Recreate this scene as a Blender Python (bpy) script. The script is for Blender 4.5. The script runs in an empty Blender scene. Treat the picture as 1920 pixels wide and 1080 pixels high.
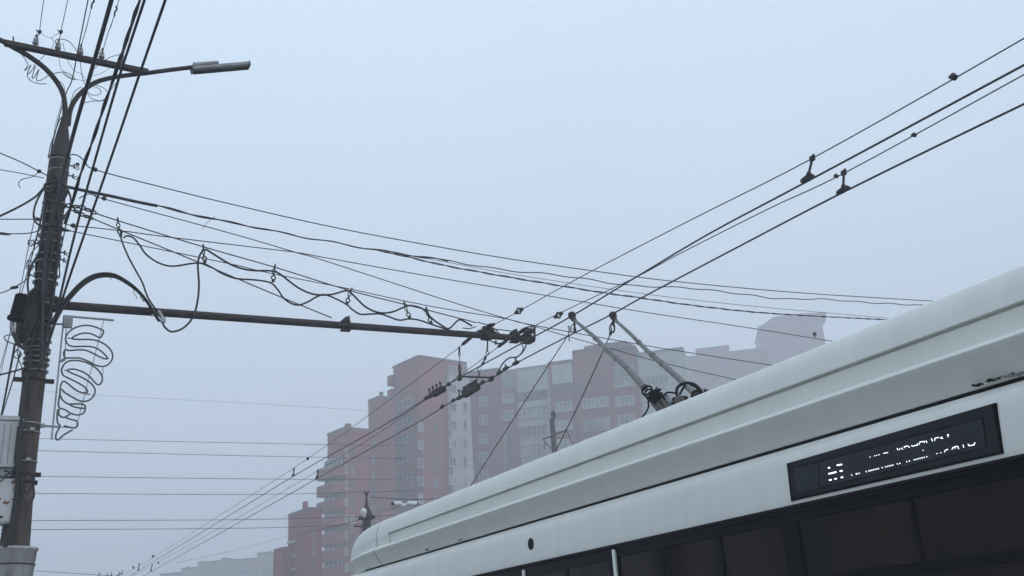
import bpy, bmesh, math, random
from mathutils import Vector, Matrix
random.seed(7)
R = math.radians
scene = bpy.context.scene
C = scene.collection

# ------------------------------------------------------------------ camera
# camera basis solved from the vanishing points of the street and the verticals
F_PX = 1892.485
AX = Vector((0.89108763, -0.44972472, -0.060914))     # camera right
AY = Vector((0.10190234, 0.32906687, -0.93879226))    # camera down
AZ = Vector((0.44224287, 0.83033889, 0.33905542))     # camera forward
EYE = Vector((0, 0, 1.6))
cam_data = bpy.data.cameras.new('camera')
cam = bpy.data.objects.new('camera', cam_data); C.objects.link(cam)
m = Matrix((AX, -AY, -AZ)).transposed().to_4x4(); m.translation = EYE
cam.matrix_world = m
cam_data.sensor_width = 36.0
cam_data.lens = 36.0 * F_PX / 1920.0
cam_data.clip_start = 0.05; cam_data.clip_end = 5000
scene.camera = cam

# ------------------------------------------------------------------ world, sun
world = bpy.data.worlds.new('World'); scene.world = world; world.use_nodes = True
nt = world.node_tree; nt.nodes.clear()
wo = nt.nodes.new('ShaderNodeOutputWorld'); bg = nt.nodes.new('ShaderNodeBackground')
sky = nt.nodes.new('ShaderNodeTexSky'); sky.sky_type = 'NISHITA'; sky.sun_disc = False
SUN_EL, SUN_AZ = R(38), R(150)
sky.sun_elevation = SUN_EL; sky.sun_rotation = SUN_AZ; sky.altitude = 120; sky.air_density = 1.2; sky.dust_density = 3.0
mixn = nt.nodes.new('ShaderNodeMix'); mixn.data_type = 'RGBA'; mixn.inputs[0].default_value = 0.82
nt.links.new(sky.outputs['Color'], mixn.inputs[6])
tcw = nt.nodes.new('ShaderNodeTexCoord'); sep = nt.nodes.new('ShaderNodeSeparateXYZ'); rampw = nt.nodes.new('ShaderNodeValToRGB')
nt.links.new(tcw.outputs['Generated'], sep.inputs[0]); nt.links.new(sep.outputs['Z'], rampw.inputs[0])
e = rampw.color_ramp.elements
e[0].position = 0.0; e[0].color = (0.735, 0.81, 0.925, 1)
e[1].position = 0.75; e[1].color = (0.90, 1.115, 1.325, 1)
vm = nt.nodes.new('ShaderNodeVectorMath'); vm.operation = 'SCALE'; vm.inputs['Scale'].default_value = 8.6
cn = nt.nodes.new('ShaderNodeTexNoise'); cn.inputs['Scale'].default_value = 3.0; cn.inputs['Detail'].default_value = 4
mr = nt.nodes.new('ShaderNodeMapRange'); mr.inputs['To Min'].default_value = 8.1; mr.inputs['To Max'].default_value = 9.1
nt.links.new(tcw.outputs['Generated'], cn.inputs['Vector']); nt.links.new(cn.outputs['Fac'], mr.inputs['Value']); nt.links.new(mr.outputs[0], vm.inputs['Scale'])
nt.links.new(rampw.outputs['Color'], vm.inputs[0]); nt.links.new(vm.outputs['Vector'], mixn.inputs[7])
nt.links.new(mixn.outputs[2], bg.inputs['Color']); bg.inputs['Strength'].default_value = 0.12
nt.links.new(bg.outputs[0], wo.inputs['Surface'])

sd = bpy.data.lights.new('sun', 'SUN'); sd.energy = 0.6; sd.angle = R(25); sd.color = (1.0, 0.97, 0.92)
so = bpy.data.objects.new('sun', sd); C.objects.link(so)
sun_dir = Vector((math.sin(SUN_AZ) * math.cos(SUN_EL), math.cos(SUN_AZ) * math.cos(SUN_EL), math.sin(SUN_EL)))
so.rotation_euler = (-sun_dir).to_track_quat('-Z', 'Y').to_euler(); so.location = (0, 0, 80)

vs = scene.view_settings; vs.view_transform = 'Standard'; vs.look = 'None'; vs.gamma = 1; vs.exposure = 0.11
scene.cycles.volume_bounces = 2
scene.cycles.max_bounces = 6

# ------------------------------------------------------------------ helpers
def ray(px, py):
    d = AX * (px - 960) + AY * (py - 540) + AZ * F_PX
    return d.normalized()
def P(px, py, X=None, Y=None, Z=None, D=None):
    """a real-world point seen at photo pixel (px, py) on the named world plane"""
    d = ray(px, py)
    if X is not None: t = X / d.x
    elif Y is not None: t = Y / d.y
    elif Z is not None: t = (Z - EYE.z) / d.z
    else: t = D / math.hypot(d.x, d.y)
    return EYE + d * t

def tagset(o, label=None, cat=None, group=None, kind=None):
    if label: o['label'] = label
    if cat: o['category'] = cat
    if group: o['group'] = group
    if kind: o['kind'] = kind
    return o
def empty(name, loc, label, cat, group=None):
    o = bpy.data.objects.new(name, None); C.objects.link(o); o.location = loc
    o.empty_display_size = 0.1
    return tagset(o, label, cat, group)

class MB:
    def __init__(s): s.v = []; s.f = []; s.sm = []
    def add(s, vs_, fs, smooth=False):
        b = len(s.v); s.v += [Vector(v) for v in vs_]
        for f in fs: s.f.append([b + i for i in f]); s.sm.append(smooth)
        return s
    def box(s, c, size, rot=None):
        hx, hy, hz = size[0] / 2, size[1] / 2, size[2] / 2
        pts = [Vector((x, y, z)) for x in (-hx, hx) for y in (-hy, hy) for z in (-hz, hz)]
        if rot is not None: pts = [rot @ p for p in pts]
        c = Vector(c); pts = [p + c for p in pts]
        return s.add(pts, [(0, 1, 3, 2), (4, 6, 7, 5), (0, 4, 5, 1), (2, 3, 7, 6), (0, 2, 6, 4), (1, 5, 7, 3)])
    def bbox(s, c, size, bev, rot=None):
        """box with chamfered edges"""
        bm = bmesh.new(); bmesh.ops.create_cube(bm, size=1.0)
        for v in bm.verts: v.co = Vector((v.co.x * size[0], v.co.y * size[1], v.co.z * size[2]))
        bmesh.ops.bevel(bm, geom=list(bm.edges), offset=bev, segments=2, affect='EDGES', profile=0.6)
        c = Vector(c)
        bm.verts.index_update()
        pts = [(rot @ v.co if rot is not None else v.co.copy()) + c for v in bm.verts]
        s.add(pts, [[v.index for v in f.verts] for f in bm.faces]); bm.free(); return s
    def rod(s, a, b, r0, r1=None, n=10, smooth=True, caps=True):
        a = Vector(a); b = Vector(b); r1 = r0 if r1 is None else r1
        d = (b - a).normalized(); u = d.orthogonal().normalized(); w = d.cross(u)
        pts = []
        for c, r in ((a, r0), (b, r1)):
            for k in range(n):
                t = 2 * math.pi * k / n; pts.append(c + (u * math.cos(t) + w * math.sin(t)) * r)
        s.add(pts, [(k, (k + 1) % n, n + (k + 1) % n, n + k) for k in range(n)], smooth)
        if caps: s.add(pts[:n][::-1], [list(range(n))]); s.add(pts[n:], [list(range(n))])
        return s
    def tube(s, pts, r, n=6, smooth_path=True, sub=5, helix=None, jitter=0):
        pts = [Vector(p) for p in pts]
        if smooth_path and len(pts) > 2: pts = catmull(pts, sub)
        if jitter:
            for p in pts[1:-1]: p += Vector((random.uniform(-1, 1), random.uniform(-1, 1), random.uniform(-1, 1))) * jitter
        N = len(pts); T = []
        for i in range(N):
            t = pts[min(i + 1, N - 1)] - pts[max(i - 1, 0)]
            if t.length < 1e-9: t = Vector((0, 0, 1))
            T.append(t.normalized())
        u = T[0].orthogonal().normalized(); U = [u]
        for i in range(1, N):
            u = (u - T[i] * u.dot(T[i]))
            u = u.normalized() if u.length > 1e-6 else T[i].orthogonal().normalized()
            U.append(u)
        if helix:
            hr, pitch, ph = helix; L = 0; q = []
            for i in range(N):
                if i: L += (pts[i] - pts[i - 1]).length
                w = T[i].cross(U[i]); a = 2 * math.pi * L / pitch + ph
                q.append(pts[i] + (U[i] * math.cos(a) + w * math.sin(a)) * hr)
            pts = q
        rr = r if callable(r) else (lambda t: r)
        vv = []
        for i in range(N):
            w = T[i].cross(U[i]); ri = rr(i / max(1, N - 1))
            for k in range(n):
                a = 2 * math.pi * k / n; vv.append(pts[i] + (U[i] * math.cos(a) + w * math.sin(a)) * ri)
        ff = [(i * n + k, i * n + (k + 1) % n, (i + 1) * n + (k + 1) % n, (i + 1) * n + k) for i in range(N - 1) for k in range(n)]
        s.add(vv, ff, True); s.add(vv[:n][::-1], [list(range(n))]); s.add(vv[-n:], [list(range(n))])
        return s
    def lathe(s, prof, a, axis, n=14, smooth=True):
        """prof = [(distance along axis, radius)]"""
        a = Vector(a); d = Vector(axis).normalized(); u = d.orthogonal().normalized(); w = d.cross(u)
        vv = []
        for z, r in prof:
            for k in range(n):
                t = 2 * math.pi * k / n; vv.append(a + d * z + (u * math.cos(t) + w * math.sin(t)) * r)
        ff = [(i * n + k, i * n + (k + 1) % n, (i + 1) * n + (k + 1) % n, (i + 1) * n + k) for i in range(len(prof) - 1) for k in range(n)]
        s.add(vv, ff, smooth); s.add(vv[:n][::-1], [list(range(n))]); s.add(vv[-n:], [list(range(n))])
        return s
    def torus(s, c, axis, Rr, r, n=16, m_=6, sx=1.0, up=None):
        c = Vector(c); d = Vector(axis).normalized(); u = Vector(up).normalized() if up is not None else d.orthogonal().normalized()
        u = (u - d * u.dot(d)).normalized(); w = d.cross(u)
        vv = []
        for i in range(n):
            a = 2 * math.pi * i / n; rad = u * math.cos(a) + w * math.sin(a) * sx
            rn = rad.normalized()
            for k in range(m_):
                b = 2 * math.pi * k / m_; vv.append(c + rad * Rr + (rn * math.cos(b) + d * math.sin(b)) * r)
        ff = [(i * m_ + k, ((i + 1) % n) * m_ + k, ((i + 1) % n) * m_ + (k + 1) % m_, i * m_ + (k + 1) % m_) for i in range(n) for k in range(m_)]
        return s.add(vv, ff, True)
    def extrude(s, poly, vec):
        n = len(poly); vec = Vector(vec); pts = [Vector(p) for p in poly]; pts += [p + vec for p in pts]
        return s.add(pts, [list(range(n))[::-1], list(range(n, 2 * n))] + [(i, (i + 1) % n, n + (i + 1) % n, n + i) for i in range(n)])
    def build(s, name, mat, parent=None, local=False, origin=None):
        me = bpy.data.meshes.new(name); o = bpy.data.objects.new(name, me); C.objects.link(o)
        off = Vector((0, 0, 0))
        if parent is not None:
            o.parent = parent
            if not local: off = wloc(parent)
        elif origin is not None: off = Vector(origin); o.location = off
        me.from_pydata([tuple(v - off) for v in s.v], [], s.f)
        me.polygons.foreach_set('use_smooth', s.sm)
        me.update(); bm = bmesh.new(); bm.from_mesh(me); bmesh.ops.recalc_face_normals(bm, faces=bm.faces); bm.to_mesh(me); bm.free()
        me.materials.append(mat); return o
def wloc(o):
    v = Vector((0, 0, 0))
    while o is not None: v += o.location; o = o.parent
    return v
def catmull(p, sub):
    out = []; n = len(p)
    for i in range(n - 1):
        p0 = p[max(i - 1, 0)]; p1 = p[i]; p2 = p[i + 1]; p3 = p[min(i + 2, n - 1)]
        for k in range(sub):
            t = k / sub; t2 = t * t; t3 = t2 * t
            out.append(0.5 * ((2 * p1) + (p2 - p0) * t + (2 * p0 - 5 * p1 + 4 * p2 - p3) * t2 + (3 * p1 - p0 - 3 * p2 + p3) * t3))
    out.append(p[-1].copy()); return out
def copy_tree(o, loc, rot=None, label=None, parent=None):
    c = o.copy(); C.objects.link(c)
    if parent is None: c.location = loc; c.rotation_mode = 'QUATERNION'
    if rot is not None: c.rotation_mode = 'QUATERNION'; c.rotation_quaternion = rot
    if label: c['label'] = label
    if parent is not None: c.parent = parent
    for ch in [x for x in bpy.data.objects if x.parent == o]: copy_tree(ch, None, parent=c)
    return c

# ------------------------------------------------------------------ materials
def mat(name, col, rough=0.6, metal=0.0, var=0.0, scale=4.0, col2=None, stretch=(1, 1, 1), bump=0.0, spec=0.5, emit=0.0, detail=6, coat=0.0, lo=0.35, hi=0.65):
    M = bpy.data.materials.new(name); M.use_nodes = True; t = M.node_tree; b = t.nodes['Principled BSDF']
    b.inputs['Base Color'].default_value = (*col, 1); b.inputs['Roughness'].default_value = rough; b.inputs['Metallic'].default_value = metal
    b.inputs['Specular IOR Level'].default_value = spec
    if coat: b.inputs['Coat Weight'].default_value = coat; b.inputs['Coat Roughness'].default_value = 0.15
    if emit: b.inputs['Emission Color'].default_value = (*col, 1); b.inputs['Emission Strength'].default_value = emit
    if var or col2:
        tc = t.nodes.new('ShaderNodeTexCoord'); mp = t.nodes.new('ShaderNodeMapping'); no = t.nodes.new('ShaderNodeTexNoise'); rp = t.nodes.new('ShaderNodeValToRGB')
        mp.inputs['Scale'].default_value = stretch; no.inputs['Scale'].default_value = scale; no.inputs['Detail'].default_value = detail; no.inputs['Roughness'].default_value = 0.6
        t.links.new(tc.outputs['Object'], mp.inputs[0]); t.links.new(mp.outputs[0], no.inputs['Vector']); t.links.new(no.outputs['Fac'], rp.inputs[0])
        c2 = col2 or tuple(c * (1 - var) for c in col)
        rp.color_ramp.elements[0].position = lo; rp.color_ramp.elements[0].color = (*c2, 1)
        rp.color_ramp.elements[1].position = hi; rp.color_ramp.elements[1].color = (*col, 1)
        t.links.new(rp.outputs[0], b.inputs['Base Color'])
        if bump:
            bn = t.nodes.new('ShaderNodeBump'); bn.inputs['Strength'].default_value = bump; bn.inputs['Distance'].default_value = 0.02
            t.links.new(no.outputs['Fac'], bn.inputs['Height']); t.links.new(bn.outputs[0], b.inputs['Normal'])
    return M
M_wire = mat('black_cable', (0.018, 0.018, 0.022), 0.55, var=0.3, scale=9)
M_copper = mat('weathered_copper_wire', (0.035, 0.035, 0.04), 0.5, 0.3, var=0.3, scale=9)
M_thin = mat('grey_steel_wire', (0.06, 0.06, 0.07), 0.5, 0.3, var=0.3, scale=9)
M_iron = mat('dark_iron', (0.03, 0.028, 0.028), 0.7, 0.2, col2=(0.045, 0.03, 0.024), scale=14, bump=0.4)
M_rustpipe = mat('rusty_painted_pipe', (0.07, 0.05, 0.045), 0.75, 0.1, col2=(0.022, 0.019, 0.02), scale=7, bump=0.5, stretch=(1, 4, 4))
M_pole = mat('weathered_pole_concrete', (0.105, 0.082, 0.07), 0.9, col2=(0.035, 0.027, 0.025), scale=5, stretch=(3, 3, 0.5), bump=0.6, detail=10)
M_strap = mat('pale_steel_strap', (0.42, 0.42, 0.43), 0.4, 0.5, var=0.4, scale=20)
M_galv = mat('galvanised_steel', (0.34, 0.36, 0.38), 0.45, 0.6, var=0.25, scale=10)
M_lampgrey = mat('lamp_grey_paint', (0.29, 0.30, 0.32), 0.5, 0.2, var=0.35, scale=12)
M_lampdark = mat('lamp_fin_dark', (0.09, 0.095, 0.10), 0.5, 0.3, var=0.2, scale=12)
M_porc = mat('white_porcelain', (0.36, 0.36, 0.37), 0.3, var=0.3, scale=30)
M_sleeve = mat('collar_zinc', (0.50, 0.51, 0.52), 0.7, 0.0, col2=(0.30, 0.28, 0.27), scale=4, stretch=(2, 2, 0.6), bump=0.3, detail=9)
M_boxgrey = mat('cabinet_grey_paint', (0.48, 0.51, 0.52), 0.5, var=0.15, scale=6)
M_boxrust = mat('cabinet_paint_with_rust', (0.50, 0.52, 0.53), 0.6, col2=(0.16, 0.06, 0.035), scale=6, lo=0.39, hi=0.42, detail=8)
M_rope = mat('grey_rope_light', (0.10, 0.105, 0.11), 0.4, var=0.3, scale=20)
M_white = mat('bus_white_paint', (0.85, 0.84, 0.80), 0.32, col2=(0.80, 0.79, 0.745), scale=1.8, coat=0.4, stretch=(1, 4, 0.6), detail=8)
M_white2 = mat('bus_white_fibreglass', (0.82, 0.825, 0.775), 0.42, col2=(0.775, 0.78, 0.73), scale=2.0, stretch=(1, 3, 0.8), detail=8)
M_gap = mat('black_rubber', (0.008, 0.008, 0.009), 0.8, var=0.2, scale=20, spec=0.2)
M_seal = mat('grey_sealant', (0.33, 0.34, 0.33), 0.8, var=0.5, scale=40)
M_blkframe = mat('black_window_frame', (0.003, 0.003, 0.006), 0.5, var=0.2, scale=5, spec=0.08)
M_glass = mat('dark_tinted_glass', (0.024, 0.014, 0.012), 0.06, col2=(0.006, 0.005, 0.005), scale=1.6, spec=0.09, stretch=(1, 1, 0.5))
M_signframe = mat('sign_black_frame', (0.002, 0.002, 0.003), 0.5, var=0.2, scale=8, spec=0.05)
M_signglass = mat('sign_smoked_glass', (0.018, 0.020, 0.025), 0.25, col2=(0.010, 0.012, 0.016), scale=2.5, spec=0.15)
M_signin = mat('sign_inner_panel', (0.032, 0.036, 0.043), 0.5, col2=(0.022, 0.025, 0.031), scale=3, spec=0.2)
M_led = mat('led_white', (0.9, 0.95, 1.0), 0.5, emit=1.4, var=0.01)
M_trpole = mat('grey_trolley_pole_paint', (0.17, 0.17, 0.165), 0.5, col2=(0.085, 0.08, 0.075), scale=10, lo=0.35, hi=0.55, bump=0.3)
M_brick = mat('red_brick', (0.26, 0.050, 0.037), 0.9, col2=(0.17, 0.037, 0.029), scale=0.35, detail=10)
M_brick2 = mat('dark_red_brick', (0.24, 0.036, 0.026), 0.9, col2=(0.15, 0.027, 0.021), scale=0.35, detail=10)
M_brick3 = mat('muted_brick', (0.22, 0.070, 0.058), 0.9, col2=(0.15, 0.050, 0.043), scale=0.3, detail=10)  # greyer, duller red than the other bricks
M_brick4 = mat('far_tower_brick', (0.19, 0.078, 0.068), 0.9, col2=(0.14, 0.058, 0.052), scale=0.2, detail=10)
M_panel = mat('pale_facade_panel', (0.42, 0.41, 0.40), 0.9, col2=(0.31, 0.30, 0.295), scale=0.4, detail=8)
M_panel2 = mat('grey_loggia_panel', (0.27, 0.26, 0.26), 0.9, col2=(0.18, 0.175, 0.18), scale=0.4, detail=8)
M_winw = mat('white_window_frame', (0.44, 0.43, 0.43), 0.6, var=0.1, scale=3)
M_frd = mat('dark_window_frame', (0.20, 0.13, 0.12), 0.7, var=0.3, scale=3)
M_wing = mat('house_window_glass', (0.12, 0.11, 0.115), 0.35, col2=(0.035, 0.032, 0.035), scale=0.5, spec=0.2)
M_wingl = mat('house_window_curtained', (0.34, 0.33, 0.33), 0.5, col2=(0.12, 0.115, 0.12), scale=0.4, spec=0.2)
M_roofd = mat('roof_dark_felt', (0.10, 0.09, 0.09), 0.9, var=0.3, scale=0.5)
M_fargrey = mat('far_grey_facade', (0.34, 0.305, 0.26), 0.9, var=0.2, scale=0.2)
M_asph = mat('asphalt', (0.05, 0.05, 0.053), 0.85, var=0.3, scale=3, bump=0.2)
M_pave = mat('pavement_concrete', (0.30, 0.29, 0.275), 0.9, var=0.2, scale=2, bump=0.2)
M_ground = mat('ground_dirt_and_grass', (0.10, 0.10, 0.07), 0.95, col2=(0.06, 0.08, 0.04), scale=0.2)
M_mark = mat('road_marking_paint', (0.7, 0.7, 0.68), 0.7, var=0.25, scale=4)
M_tyre = mat('tyre_rubber', (0.02, 0.02, 0.02), 0.85, var=0.2, scale=10)
M_camw = mat('camera_white_plastic', (0.75, 0.75, 0.74), 0.4, var=0.1)
M_bird = mat('bird_feathers_dark', (0.02, 0.02, 0.022), 0.8, var=0.2, scale=10)

# ------------------------------------------------------------------ ground
def sheet(name, x0, x1, y0, y1, z, mt, thick=None):
    b = MB()
    if thick: b.box(((x0 + x1) / 2, (y0 + y1) / 2, z - thick / 2), (x1 - x0, y1 - y0, thick))
    else: b.add([(x0, y0, z), (x1, y0, z), (x1, y1, z), (x0, y1, z)], [(0, 1, 2, 3)])
    o = b.build(name, mt); o['kind'] = 'structure'; return o
sheet('ground', -600, 700, -300, 900, -0.15, M_ground)
sheet('road', 3.3, 18.5, -120, 260, -0.145 + 0.02, M_asph)
sheet('pavement', -6, 3.1, -120, 260, 0.0, M_pave, 0.14)
sheet('kerb', 3.1, 3.3, -120, 260, 0.02, M_pave, 0.16)
sheet('far_pavement', 18.7, 26, -120, 260, 0.0, M_pave, 0.14)
sheet('far_kerb', 18.5, 18.7, -120, 260, 0.02, M_pave, 0.16)
bm_ = MB()
for i in range(40):
    y = -20 + i * 6; bm_.add([(11, y, -0.121), (11.15, y, -0.121), (11.15, y + 3, -0.121), (11, y + 3, -0.121)], [(0, 1, 2, 3)])
o = bm_.build('lane_marking', M_mark); o['kind'] = 'structure'
GZ = -0.12

# ------------------------------------------------------------------ buildings
BS = 1.25   # storey scale of the buildings, reset per block
def vdir(a): return Vector((math.cos(R(a)), math.sin(R(a)), 0))
class Face:
    """a vertical facade plane through point c (on the ground) with horizontal direction u; n points to the viewer"""
    def __init__(s, c, u):
        s.c = Vector((c[0], c[1], 0)); s.u = u.normalized(); n = Vector((s.u.y, -s.u.x, 0))
        if n.dot(EYE - s.c) < 0: n = -n
        s.n = n
    def hit(s, px, py):
        d = ray(px, py); t = (s.c - EYE).dot(s.n) / d.dot(s.n); p = EYE + d * t
        return (p - s.c).dot(s.u), p.z
    def pt(s, a, z, o=0.0): return s.c + s.u * a + s.n * o + Vector((0, 0, z))
    def box(s, mb, a0, a1, z0, z1, o0, o1):
        rot = Matrix((s.u, s.n, Vector((0, 0, 1)))).transposed()
        mb.box(s.pt((a0 + a1) / 2, (z0 + z1) / 2, (o0 + o1) / 2), (abs(a1 - a0), abs(o1 - o0), abs(z1 - z0)), rot)
def window(face, par, px, py, w, h, panes=2, light=False, name='window', fm=None):
    light = light or random.random() < .35; w *= BS; h *= BS; a, z = face.hit(px, py); fr = MB(); t = 0.12
    a0, a1, z0, z1 = a - w / 2, a + w / 2, z - h / 2, z + h / 2
    face.box(fr, a0, a1, z0, z0 + t, 0.0, 0.10); face.box(fr, a0, a1, z1 - t, z1, 0.0, 0.10)
    for k in range(panes + 1):
        x = a0 + (a1 - a0 - t) * k / panes; face.box(fr, x, x + t, z0 + t, z1 - t, 0.0, 0.097)
    face.box(fr, a0 - 0.08, a1 + 0.08, z0 - 0.08, z0, 0.0, 0.2)
    f = fr.build(name, fm or M_winw, par); g = MB(); face.box(g, a0 + t, a1 - t, z0 + t, z1 - t, 0.01, 0.05)
    g.build('pane', M_wingl if light else M_wing, f)
def balcony(face, par, px, py, w, depth=1.1, glazed=True, mt=None):
    """py = top of the parapet"""
    a, z = face.hit(px, py); b = MB()
    face.box(b, a - w / 2, a + w / 2, z - 1.4, z, depth - 0.12, depth)
    face.box(b, a - w / 2, a - w / 2 + 0.12, z - 1.4, z, 0, depth - 0.121); face.box(b, a + w / 2 - 0.12, a + w / 2, z - 1.4, z, 0, depth - 0.121)
    face.box(b, a - w / 2, a + w / 2, z - 1.6, z - 1.401, 0, depth + 0.05)
    o = b.build('balcony', mt or M_brick2, par)
    r = MB(); face.box(r, a - w / 2 - .03, a + w / 2 + .03, z + 0.001, z + 0.1, depth - 0.16, depth + 0.04); r.build('railing', M_winw, o)
    if glazed:
        g = MB(); face.box(g, a - w / 2 + 0.1, a + w / 2 - 0.1, z + 0.1, z + 1.6, 0.3, 0.4); g.build('pane', M_wing, o)
        fr = MB()
        for k in range(5):
            x = a - w / 2 + 0.1 + (w - 0.28) * k / 4; face.box(fr, x, x + 0.08, z + 0.1, z + 1.6, 0.402, 0.46)
        face.box(fr, a - w / 2 + .1, a + w / 2 - .1, z + 1.55, z + 1.68, .403, .47)
        fr.build('window_frame', M_winw, o)
def tower(name, label, corner, D, theta, xl, xr, ytop, mtl, mtr, k_=1.25):
    """corner = px of the near vertical corner; right face runs along theta"""
    global BS
    BS = k_; c = P(corner, ytop, D=D * k_); H = c.z; c = Vector((c.x, c.y, 0))
    t = empty(name, (c.x, c.y, GZ), label, 'apartment building')
    fr = Face(c, vdir(theta)); fl = Face(c, vdir(theta + 90))
    L1 = fr.hit(xr, ytop + 60)[0]; L2 = fl.hit(xl, ytop + 60)[0]
    u1, u2 = fr.u * L1, fl.u * L2
    b = MB(); poly = [c, c + u1, c + u1 + u2, c + u2]
    b.extrude([p + Vector((0, 0, GZ)) for p in poly], (0, 0, H - GZ)); b.build('wall', mtr, t)
    r = MB(); ctr = (poly[0] + poly[2]) / 2
    r.extrude([ctr + (p - ctr) * 1.03 + Vector((0, 0, H + 0.003)) for p in poly], (0, 0, 0.35)); r.build('roof', M_roofd, t)
    r2 = MB(); r2.extrude([ctr + (p - ctr) * 0.16 + Vector((0, 0, H + 0.36)) for p in poly], (0, 0, 1.2)); r2.build('lift_housing', M_brick2, t)
    return t, fl, fr, H

# tower 3 (tallest, centre left)
t3, f3l, f3r, H3 = tower('tower_block', 'tallest red brick tower of the stepped block, its corner facing the street', 785, 157, 12, 738, 876, 669, M_brick, M_brick, 1.1)
for k in range(11):
    y = 935 - k * 33.6
    if y < 790: break
    balcony(f3l, t3, 760, y - 32, abs(f3l.hit(779, 800)[0] - f3l.hit(742, 800)[0]) * 0.96, 1.1)
    window(f3r, t3, 789, y, 0.9, 1.4, 1); window(f3r, t3, 816, y + 4, .9, 1.6, 1, fm=M_frd)
for y in (714, 740):
    a, z = f3l.hit(740, y); b = MB(); f3l.box(b, a - .6, a + .9, z - .9, z + .9, -.5, 1.0); b.build('bay', M_brick2, t3)
# pale strip beside tower 3
c3 = f3r.pt(f3r.hit(836, 700)[0], 0); ps = empty('stair_wing', (c3.x, c3.y, GZ), 'narrow pale panelled wing between the tallest brick tower and the long block', 'apartment building')
fp = Face(c3 + f3r.n * 0.9, f3r.u); a1, zt = fp.hit(879, 699)
b = MB(); fp.box(b, 0.05, a1, GZ, zt - .4, -.85, 0); b.build('wall', M_panel, ps)
b = MB(); fp.box(b, 0.0, a1 + .05, zt - .397, zt, -.86, 0.08); b.build('parapet', M_panel2, ps)
for k in range(7):
    y = 900 - k * 34.3
    window(fp, ps, 849, y, 1.5, 1.5, 2); window(fp, ps, 872, y, 0.9, 1.7, 1)
# tower 2
t2, f2l, f2r, H2 = tower('tower_block', 'slim red brick tower wedged between two broader towers, pale frames down its side', 711, 166, 12, 691, 741, 745, M_brick, M_brick, 1.05)
for k in range(8): window(f2l, t2, 701, 862 + (k - 1) * 31.5, .9, 1.5, 1, fm=M_frd)
# tower 1
t1, f1l, f1r, H1 = tower('tower_block', 'red brick tower with stacked corner balconies left of the slim tower', 646, 178, 12, 614, 692, 804, M_brick, M_brick, .92)
for k in range(8):
    y = 1070 - k * 30.8
    if y > 868: balcony(f1l, t1, 629, y - 6, abs(f1l.hit(644, 900)[0] - f1l.hit(610, 900)[0]), 1.8)
    window(f1r, t1, 661, y - 2, .8, 1.7, 1, fm=M_frd if k != 3 else None); window(f1r, t1, 649, y - 6, .55, 1.3, 1)
# left low block
t0, f0l, f0r, H0 = tower('brick_block', 'lowest brick block at the left end, nearest the far grey houses', 578, 182, 8, 540, 604, 956, M_brick2, M_brick2, .74)
for k in range(4): window(f0r, t0, 589, 1003 + k * 29, .8, 1.7, 1, fm=M_frd)
for y in (1016, 1043, 1068):
    a, z = f0l.hit(556, y); a1_ = f0l.hit(541, y)[0]; b = MB(); f0l.box(b, a, a1_, z, z + 0.3, 0, 0.25); b.build('ledge', M_panel, t0)
a, z = f0l.hit(541, 1016); b = MB(); f0l.box(b, a - 1.5, a + 1.6, GZ, z - .8, 0.0, 1.4); b.build('bay', M_brick2, t0)

# long block in segments
BS = 1.25
A0 = P(905, 790, D=150 * BS); LF = Face(A0 + vdir(-42) * -6, vdir(-42))
lb = empty('long_apartment_block', (LF.c.x, LF.c.y, GZ), 'long brick and grey panel apartment block running behind the trolleybus', 'apartment building')
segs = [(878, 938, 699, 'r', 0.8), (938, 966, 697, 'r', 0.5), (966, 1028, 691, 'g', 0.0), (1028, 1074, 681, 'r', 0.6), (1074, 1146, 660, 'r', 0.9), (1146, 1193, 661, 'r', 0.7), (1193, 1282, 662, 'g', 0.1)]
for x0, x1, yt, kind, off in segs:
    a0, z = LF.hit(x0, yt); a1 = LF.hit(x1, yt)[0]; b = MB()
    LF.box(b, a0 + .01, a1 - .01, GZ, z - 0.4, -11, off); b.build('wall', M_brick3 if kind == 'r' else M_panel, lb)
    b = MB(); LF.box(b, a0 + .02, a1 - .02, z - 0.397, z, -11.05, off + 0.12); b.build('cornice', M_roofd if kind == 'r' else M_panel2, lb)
def raised(x0, x1, y0, yt, mt, name, o0=-7, o1=-1):
    a0, z0 = LF.hit(x0, y0); a1, z1 = LF.hit(x1, yt); b = MB(); LF.box(b, a0, a1, z0 - 1.5, z1, o0, o1); b.build(name, mt, lb)
# mansard-like superstructure
a0, zb = LF.hit(1090, 659); a1 = LF.hit(1192, 659)[0]; zt = LF.hit(1140, 640)[1]; w = a1 - a0
b = MB(); b.extrude([LF.pt(a0, zb, -1), LF.pt(a1, zb, -1), LF.pt(a1 - w * .2, zt, -1), LF.pt(a0 + w * .3, zt, -1), LF.pt(a0 + w * .05, (zb + zt) / 2 + .6, -1)], LF.n * -8)
b.build('roof', M_brick3, lb)
def fac(off): return Face(LF.c + LF.n * off, LF.u)
def winrow(off, xs, y0, dy, n, slope=-0.10):
    f_ = fac(off + .004)
    for px, wd, pn, lt in xs:
        for j in range(n): window(f_, lb, px, y0 + dy * j + slope * (px - xs[0][0]), wd, 1.45, pn, lt)
def band(off, x0, x1, y0, y1, mt, name, depth=.06):
    f_ = fac(off); xm = (x0 + x1) / 2; a0 = f_.hit(x0, y0)[0]; a1 = f_.hit(x1, y0)[0]; z1, z0 = f_.hit(xm, y0)[1], f_.hit(xm, y1)[1]
    b = MB(); f_.box(b, a0 + .06, a1 - .06, z0, z1, 0.001, depth); b.build(name, mt, lb)
winrow(.8, [(907, 1.4, 2, True)], 753, 34.6, 6)
winrow(.5, [(952, 1.7, 3, True)], 747, 32, 2)
band(.5, 939, 965, 698, 730, M_panel2, 'upper_panel')
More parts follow.
